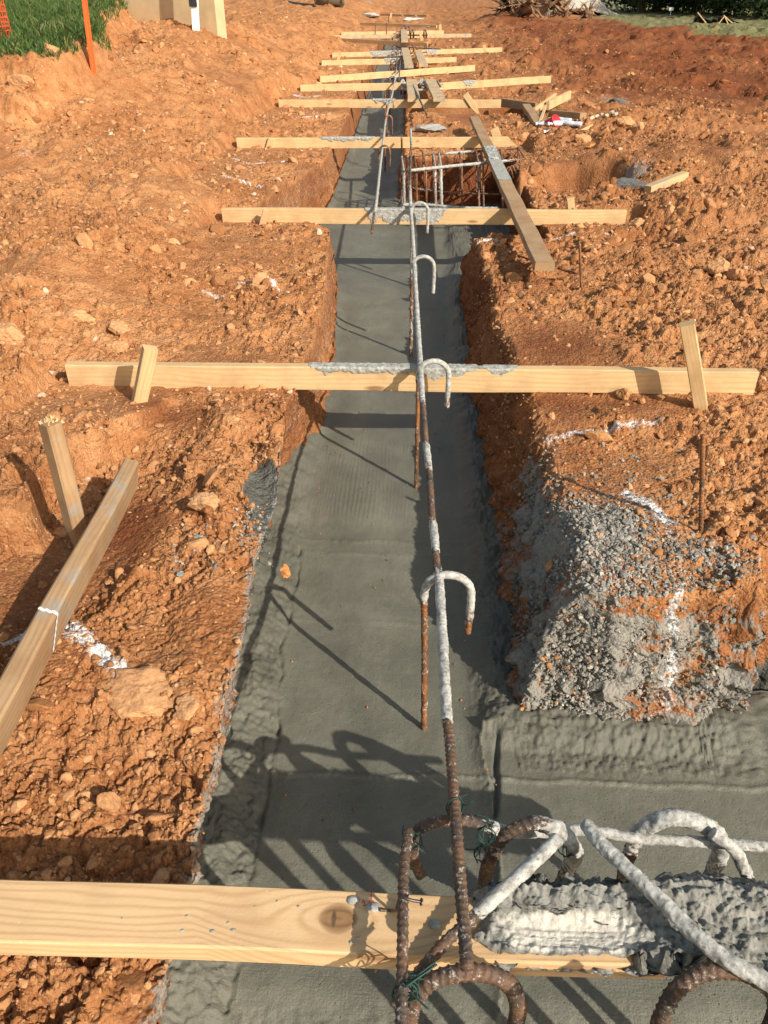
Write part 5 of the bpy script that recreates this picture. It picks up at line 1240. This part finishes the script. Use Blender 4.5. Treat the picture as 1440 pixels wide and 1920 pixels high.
lump(770, 41, (1.0, .4, .2), 'white grey spill right behind the second furthest board', 75, (.5, .48, .44))

# ------------------------------------------------------------------ orange lath, turf, wall at the upper left
ob = hit(175, 141); ot = PY(150, -60, ob.y)
solid_bar('survey_lath', Vector(ob) - Vector((0, 0, .15)), Vector(ot), .022, .082, 'orange', 'bright orange painted lath standing at the foot of the turf bank', 'survey lath', up=Vector((1, 0, 0)), seed=80)
nb_ = 130000
bx = rng.uniform(-8.5, -2.6, nb_); by = 6.5 * (19 / 6.5) ** rng.uniform(0, 1, nb_)
gd_ = np.minimum((-bx) - 3.0 - 0.25 * np.clip(by - 8.4, 0, 12) + 0.10 * np.sin(by * 1.7), (by - 7.35) * 0.9); gd_ = np.minimum(gd_, (19 - by) * .8) + .10 * fbm(bx * 3, by * 3, 3, 77)
ok_ = gd_ > .05; bx, by = bx[ok_], by[ok_]; bz = ground_z(bx, by)
hgt = rng.uniform(.03, .15, len(bx)) * rng.uniform(.5, 1.1, len(bx)) * (1 + .5 * fbm(bx * 2, by * 2, 2, 78)); ang = rng.uniform(0, 2 * math.pi, len(bx)); wdt = rng.uniform(.004, .009, len(bx))
ln_ = rng.normal(0, .6, (len(bx), 2)) * hgt[:, None]
ax_ = np.stack([np.cos(ang) * wdt, np.sin(ang) * wdt, np.zeros(len(bx))], -1); b0_ = np.stack([bx, by, bz - .01], -1)
mid_ = b0_ + np.stack([ln_[:, 0] * .35, ln_[:, 1] * .35, hgt * .6], -1); tp_ = b0_ + np.stack([ln_[:, 0], ln_[:, 1], hgt], -1)
V = np.stack([b0_ - ax_, b0_ + ax_, mid_ + ax_ * .7, mid_ - ax_ * .7, tp_ + ax_ * .1, tp_ - ax_ * .1], 1); nbk = len(bx)
F = np.concatenate([np.arange(nbk)[:, None] * 6 + np.array([0, 1, 2, 3]), np.arange(nbk)[:, None] * 6 + np.array([3, 2, 4, 5])])
gcol = np.array([.075, .135, .03])[None] * rng.uniform(.5, 1.5, nbk)[:, None]; gcol = np.where(rng.uniform(0, 1, nbk)[:, None] > .9, np.array([.28, .22, .09]), gcol)
tag(np_mesh('grass', V.reshape(-1, 3), F, M['leaf'], dict(rc=np.repeat(gcol, 6, 0)), smooth=False), 'rough green turf on top of the bank at the upper left', 'grass', kind='stuff')
# tan foundation wall with a white post
wl = PY(180, 0, 12.6); wr = PY(405, 0, 12.2)
wa = Vector((wl.x, 12.9, -.3)); wb = Vector((wr.x, 12.15, -.3)); mw_, Lw = frame(wa, wb)
wall_ = empty('foundation_wall', mw_.translation.copy()); wall_.matrix_world = mw_
tag(wall_, 'tan concrete foundation wall rising behind the clay at the upper left', 'wall')
def box_bm(x0, x1, y0, y1, z0, z1, bv=.01):
    bm_ = bmesh.new(); bmesh.ops.create_cube(bm_, size=1)
    for v in bm_.verts: v.co = Vector(((x0 + x1) / 2 + v.co.x * (x1 - x0), (y0 + y1) / 2 + v.co.y * (y1 - y0), (z0 + z1) / 2 + v.co.z * (z1 - z0)))
    if bv: bmesh.ops.bevel(bm_, geom=bm_.edges[:], offset=bv, segments=1, affect='EDGES')
    return bm_
bm_obj('wall_face', box_bm(-Lw / 2, Lw / 2, 0, .2, -.3, 2.9, .015), M['wallc'], wall_)
bm_obj('coping', box_bm(-Lw / 2 - .03, Lw / 2 + .03, -.03, .23, 2.903, 2.98, .01), M['wallc'], wall_)
pb_ = PY(365, 43, 11.9); pt_ = PY(357, -150, 11.9)
post = empty('white_post', pb_); tag(post, 'white painted post with a dark band standing before the tan wall', 'post')
mp_, Lp = frame(Vector((pb_.x, pb_.y, pb_.z - .2)), Vector((pt_.x, pt_.y, pt_.z)), Vector((0, -1, 0)))
sh_ = bm_obj('shaft', plank_bm(Lp, .09, .05, 81), M['white'], None, mp_); sh_.parent = post; sh_.matrix_parent_inverse = Matrix.Translation(-pb_)
d0 = PY(361.5, 4, 11.86); dk = bm_obj('dark_band', box_bm(-.05, .05, -.012, .012, -.05, .09, .003), M['black'], post); dk.location = d0 - pb_
# orange netting at the very edge
nv = []; nf = []
n0 = PY(-90, -20, 7.6); n1 = PY(8, 40, 7.9)
for k_ in range(22):
    for j_ in range(2):
        pass
nx = np.linspace(0, 1, 30); nz = np.linspace(0, 1, 20)
V = []; F = []; b0 = 0
def strip(a, b, w_):
    global b0
    a = Vector(a); b = Vector(b); d_ = (b - a).normalized(); s_ = Vector((0, -1, 0)).cross(d_).normalized() * w_; n_ = Vector((0, .002, 0))
    V.extend([tuple(a - s_), tuple(a + s_), tuple(b + s_), tuple(b - s_), tuple(a - s_ + n_), tuple(a + s_ + n_), tuple(b + s_ + n_), tuple(b - s_ + n_)])
    F.extend([(b0, b0 + 1, b0 + 2, b0 + 3), (b0 + 4, b0 + 7, b0 + 6, b0 + 5)]); b0 += 8
nb0 = PY(-120, 40, 7.9); nb1 = PY(14, 38, 8.1)
for i in range(34):
    t_ = i / 33; x_ = nb0.x + (nb1.x - nb0.x) * t_; y_ = nb0.y + (nb1.y - nb0.y) * t_ + .03 * math.sin(t_ * 20)
    strip((x_, y_, .55), (x_ - .02 * math.sin(i), y_, 1.55), .004)
for j in range(26):
    z_ = .56 + j * .04
    strip((nb0.x, nb0.y, z_), (nb1.x, nb1.y, z_ + .01 * math.sin(j)), .004)
tag(np_mesh('safety_netting', np.array(V), np.array(F), M['netting'], smooth=False), 'orange mesh netting at the top left corner beyond the turf', 'netting')
# black hose and the drum end at the top
h0 = [on(505, -6, .04), on(530, 3, .04), on(555, 9, .04), on(590, 13, .04)]
tag(tube('black_hose', [tuple(p) for p in h0], .05, M['hose'], ds=.1, sides=10, ribs=False), 'black hose lying on the clay at the top edge', 'hose')
dr_ = on(618, 12, .30); drum = empty('drainage_pipe', dr_); tag(drum, 'thick dull brown pipe end lying at the top edge of the clay', 'pipe')
bm_ = bmesh.new(); bmesh.ops.create_cone(bm_, cap_ends=False, segments=36, radius1=.31, radius2=.31, depth=1.1)
pm_ = plain('dull_brown', (.13, .105, .07), .6); c0 = bm_obj('barrel', bm_, pm_, drum, smooth=True); c0.rotation_euler = (0, R(86), 0)
sdm = c0.modifiers.new('wall', 'SOLIDIFY'); sdm.thickness = .03
for sx in (-.5, 0, .5):
    V = [(sx, .315 * math.cos(a), .315 * math.sin(a)) for a in np.linspace(0, 2 * math.pi, 37)]
    tube('rib_ring', V, .02, pm_, drum, ds=.05, sides=8, ribs=False)

# ------------------------------------------------------------------ background at the upper right
def frusta(paths, sides=7, seed=0, rough=.12):
    V = []; F = []; b = 0; r_ = np.random.default_rng(seed)
    for pts, ra, rb_ in paths:
        pts = np.array(pts, float); n = len(pts); tg = np.gradient(pts, axis=0); tg /= np.linalg.norm(tg, axis=1)[:, None] + 1e-9
        for i in range(n):
            ref = np.array([0, 0, 1.0]) if abs(tg[i, 2]) < .9 else np.array([1.0, 0, 0]); a = np.cross(tg[i], ref); a /= np.linalg.norm(a); c = np.cross(tg[i], a)
            rr_ = ra + (rb_ - ra) * i / (n - 1)
            for k in range(sides):
                th = 2 * math.pi * k / sides; q_ = rr_ * (1 + rough * r_.normal()); V.append(pts[i] + q_ * (math.cos(th) * a + math.sin(th) * c))
        for i in range(n - 1):
            for k in range(sides): F.append((b + i * sides + k, b + i * sides + (k + 1) % sides, b + (i + 1) * sides + (k + 1) % sides, b + (i + 1) * sides + k))
        b += n * sides
    return np.array(V), np.array(F)
def stump(px, py, w_, h_, label, seed):
    o_ = on(px, py); r_ = np.random.default_rng(seed); paths = []
    c0 = np.array([0, 0, h_ * .4]); ax = r_.normal(size=3); ax[2] = abs(ax[2]) * .3; ax /= np.linalg.norm(ax)
    paths.append(([c0 - ax * w_ * .35, c0, c0 + ax * w_ * .3], w_ * .20, w_ * .16))
    for i in range(34):
        d_ = r_.normal(size=3); d_[2] = d_[2] * .7 + .15; d_ /= np.linalg.norm(d_); L_ = w_ * r_.uniform(.3, .75); p_ = c0 + ax * r_.uniform(-.3, .25) * w_; pts = [p_]
        for s_ in range(5):
            d_ = d_ + r_.normal(size=3) * .28; d_ /= np.linalg.norm(d_); p_ = p_ + d_ * L_ / 5; p_ = np.array([p_[0], p_[1], max(p_[2], -.05)]); pts.append(p_)
        paths.append((pts, w_ * r_.uniform(.03, .09), w_ * .008))
    V, F = frusta(paths, 6, seed, .25); cc = np.array([.20, .12, .07])[None] * np.repeat(r_.uniform(.4, 1.8, len(V) // 6 + 1), 6)[:len(V), None]
    o = np_mesh('uprooted_stump', V, F, M['stone'], dict(rc=cc), smooth=False); o.location = o_
    tag(o, label, 'stump', 'uprooted stumps in the heap')
stump(950, 26, 1.1, .6, 'uprooted stump at the left end of the root heap', 1)
stump(985, 34, 1.2, .8, 'uprooted stump second from the left in the root heap', 2)
stump(1020, 35, 1.4, 1.1, 'tallest uprooted stump in the middle of the root heap', 3)
stump(1052, 34, 1.1, .9, 'uprooted stump right of the tallest in the root heap', 4)
stump(1098, 38, .9, .55, 'low dark stump standing apart at the right end of the root heap', 5)
# covered mound
cm_ = hit(1118, 30); CXs, CYs = np.meshgrid(np.linspace(-2.6, 2.0, 70), np.linspace(-1.4, 2.4, 50))
rr_ = np.sqrt((CXs / 2.0) ** 2 + (CYs / 1.6) ** 2)
Hh = 1.9 * np.clip(1 - rr_, 0, 1) ** .85 * sstep(2.0, -1.0, CXs) + .06 * fbm(CXs * 2.2, CYs * 2.2, 4, 150) + .02
sk = rr_[:-1, :-1] < 1.02 + .05 * perlin(CXs[:-1, :-1] * 3, CYs[:-1, :-1] * 3, 9)
sheet = np_mesh('ground_sheet', np.stack([CXs, CYs, Hh], -1).reshape(-1, 3), grid_faces(50, 70, sk), M['cloth']); sheet.location = (cm_.x - .4, cm_.y + 1.0, cm_.z - .02)
so_ = sheet.modifiers.new('s', 'SOLIDIFY'); so_.thickness = .02
tag(sheet, 'pale dusty sheet covering the mound behind the root heap', 'cover sheet')
# white trestle and post
tb_ = hit(1150, 22); tr = empty('trestle', Vector((tb_.x, tb_.y + .6, tb_.z))); tag(tr, 'white timber trestle standing on the grass behind the covered mound', 'trestle')
def twb(name, p0, p1, w_, t_, parent, mt='white'):
    a = Vector(p0) - parent.location; b = Vector(p1) - parent.location; m_, L_ = frame(a, b, Vector((0, -1, 0)))
    o = bm_obj(name, plank_bm(L_, w_, t_, 5), M[mt], None, None); o.parent = parent; o.matrix_basis = m_
yT = tb_.y + .6
for k_, (a_, b_) in enumerate((((1163, 25), (1128, -60)), ((1122, 14), (1150, -60)))):
    for dy_ in (0, .7): 
        twb('leg', PY(a_[0], a_[1], yT + dy_) - Vector((0, 0, .1)), PY(b_[0], b_[1], yT + dy_), .11, .05, tr)
twb('brace', PY(1130, 2, yT - .06), PY(1150, 10, yT - .06), .08, .03, tr); twb('brace', PY(1150, -6, yT - .06), PY(1134, 10, yT - .06), .08, .03, tr)
pb2 = PY(1171, 22, yT + .3); twb('post_shaft', pb2 - Vector((0, 0, .2)), PY(1175, -90, yT + .3), .10, .09, tr) if False else None
wp = empty('white_post', pb2); tag(wp, 'white upright post beside the white trestle', 'post'); twb('shaft', pb2 - Vector((0, 0, .2)), PY(1175, -90, yT + .3), .11, .09, wp); bm_obj('cap', box_bm(-.07, .07, -.07, .07, 0, .04, .005), M['white'], wp).location = PY(1175, -90, yT + .3) - pb2
# silt fence
sf = empty('silt_fence', on(1345, 46)); tag(sf, 'low sagging black silt fence with pale stakes before the trees', 'silt fence')
tops = [(1298, 44, .0), (1309, 23, .5), (1328, 37, .1), (1345, 35, .12), (1357, 28, .4), (1374, 38, .12), (1400, 46, .02)]
cols_ = []
for (px, py, h_) in tops: 
    g_ = on(px, max(py, 46)); t_ = PY(px, py, g_.y); cols_.append((g_, t_))
V = []; F = []
nsf = 60
for i in range(nsf):
    u_ = i / (nsf - 1) * (len(cols_) - 1); k = min(int(u_), len(cols_) - 2); f__ = u_ - k
    g_ = cols_[k][0].lerp(cols_[k + 1][0], f__); t_ = cols_[k][1].lerp(cols_[k + 1][1], f__)
    for j in range(6):
        p_ = g_.lerp(t_, j / 5); V.append((p_.x - sf.location.x, p_.y + .06 * math.sin(i * .9 + j) + .25 * (1 - j / 5) - sf.location.y, p_.z - sf.location.z))
F = grid_faces(nsf, 6)
fab = np_mesh('fabric', np.array(V), F, M['black'], parent=sf); fm = fab.modifiers.new('s', 'SOLIDIFY'); fm.thickness = .012
for (a_, b_) in (((1326, 46), (1308, 23)), ((1345, 47), (1359, 30)), ((1380, 49), (1357, 29)), ((1366, 47), (1358, 29))):
    yb = sf.location.y - .12; p0_, p1_ = PY(a_[0], a_[1], yb), PY(b_[0], b_[1], yb); twb('stake', p0_, p1_, .03, .03, sf, 'wood')
mk = hit(1256, 33); wm = empty('marker_flag', mk); tag(wm, 'tiny white marker standing on the green strip before the trees', 'marker')
tube('stem', [(0, 0, 0), (0, 0, .35)], .012, M['white'], wm, ds=.1, sides=6, ribs=False); bm_obj('flag', box_bm(-.09, .09, -.006, .006, .24, .36, .002), M['white'], wm)
# trees
def tree(x, y, h_, r_, label, seed, nl=7500, low=.0):
    rr_ = np.random.default_rng(seed); g_ = float(macro(x, y)); t_ = empty('tree', (x, y, g_)); tag(t_, label, 'tree', 'dark trees at the edge of the site')
    paths = [([(0, 0, -.2), (.1, 0, h_ * .3), (-.05, .1, h_ * .6), (.1, 0, h_ * .9)], .16 + .02 * h_ / 2, .03)]
    tips = []
    for i in range(16):
        z0 = h_ * (.03 + .82 * ((i + .5) / 16) ** 1.9); a = rr_.uniform(0, 2 * math.pi); L_ = r_ * rr_.uniform(.6, 1.0) * (1 - .5 * (z0 / h_) ** 2)
        p1 = np.array([math.cos(a) * L_ * .5, math.sin(a) * L_ * .5, z0 + .15 * L_]); p2 = np.array([math.cos(a) * L_, math.sin(a) * L_, z0 + .22 * L_ + rr_.normal() * .2])
        paths.append(([(0, 0, z0), p1, p2], .05, .012)); tips += [p1, p2, (p1 + p2) / 2]
    V, F = frusta(paths, 7, seed); np_mesh('trunk', V, F, M['bark'], parent=t_)
    tips = np.array(tips); ci_ = rr_.integers(0, len(tips), nl); cen = tips[ci_] + rr_.normal(size=(nl, 3)) * np.array([.42, .42, .30]) * r_ * .38
    cen[:, 2] = np.abs(cen[:, 2]) * 1.0; sz = rr_.uniform(.05, .11, nl)
    n1 = rr_.normal(size=(nl, 3)); n1 /= np.linalg.norm(n1, axis=1)[:, None]; n2 = np.cross(n1, rr_.normal(size=(nl, 3))); n2 /= np.linalg.norm(n2, axis=1)[:, None]
    a = n1 * sz[:, None]; b = n2 * sz[:, None] * .5
    V = np.stack([cen - a, cen + b, cen + a, cen - b], 1).reshape(-1, 3); F = np.arange(nl * 4).reshape(-1, 4)
    tone = rr_.uniform(.5, 1.5, len(tips))[ci_] * rr_.uniform(.6, 1.4, nl); cc = np.array([.024, .046, .011])[None] * tone[:, None]
    np_mesh('crown', V, F, M['leaf'], dict(rc=np.repeat(cc, 4, 0)), smooth=False, parent=t_)
tl = [(1185, 26, 7, 2.2, 'leftmost dark tree right behind the white post'), (1215, 24, 8, 2.4, 'dark tree second from the left behind the green strip'), (1250, 24, 7, 2.2, 'dark tree third from the left behind the green strip'),
      (1290, 28, 8, 2.3, 'dark tree behind the left end of the silt fence'), (1330, 31, 7, 2.2, 'dark tree behind the middle of the silt fence'), (1370, 33, 8, 2.2, 'dark tree behind the right end of the silt fence'),
      (1405, 36, 6, 2.0, 'bushy brighter tree near the top right corner'), (1445, 40, 7, 2.2, 'tree cut by the right edge at the top right corner')]
for k_, (px, py, h_, r_, lb_) in enumerate(tl):
    g_ = hit(px, py); tree(g_.x + .6, g_.y + 1.0, h_, r_, lb_, 700 + k_)
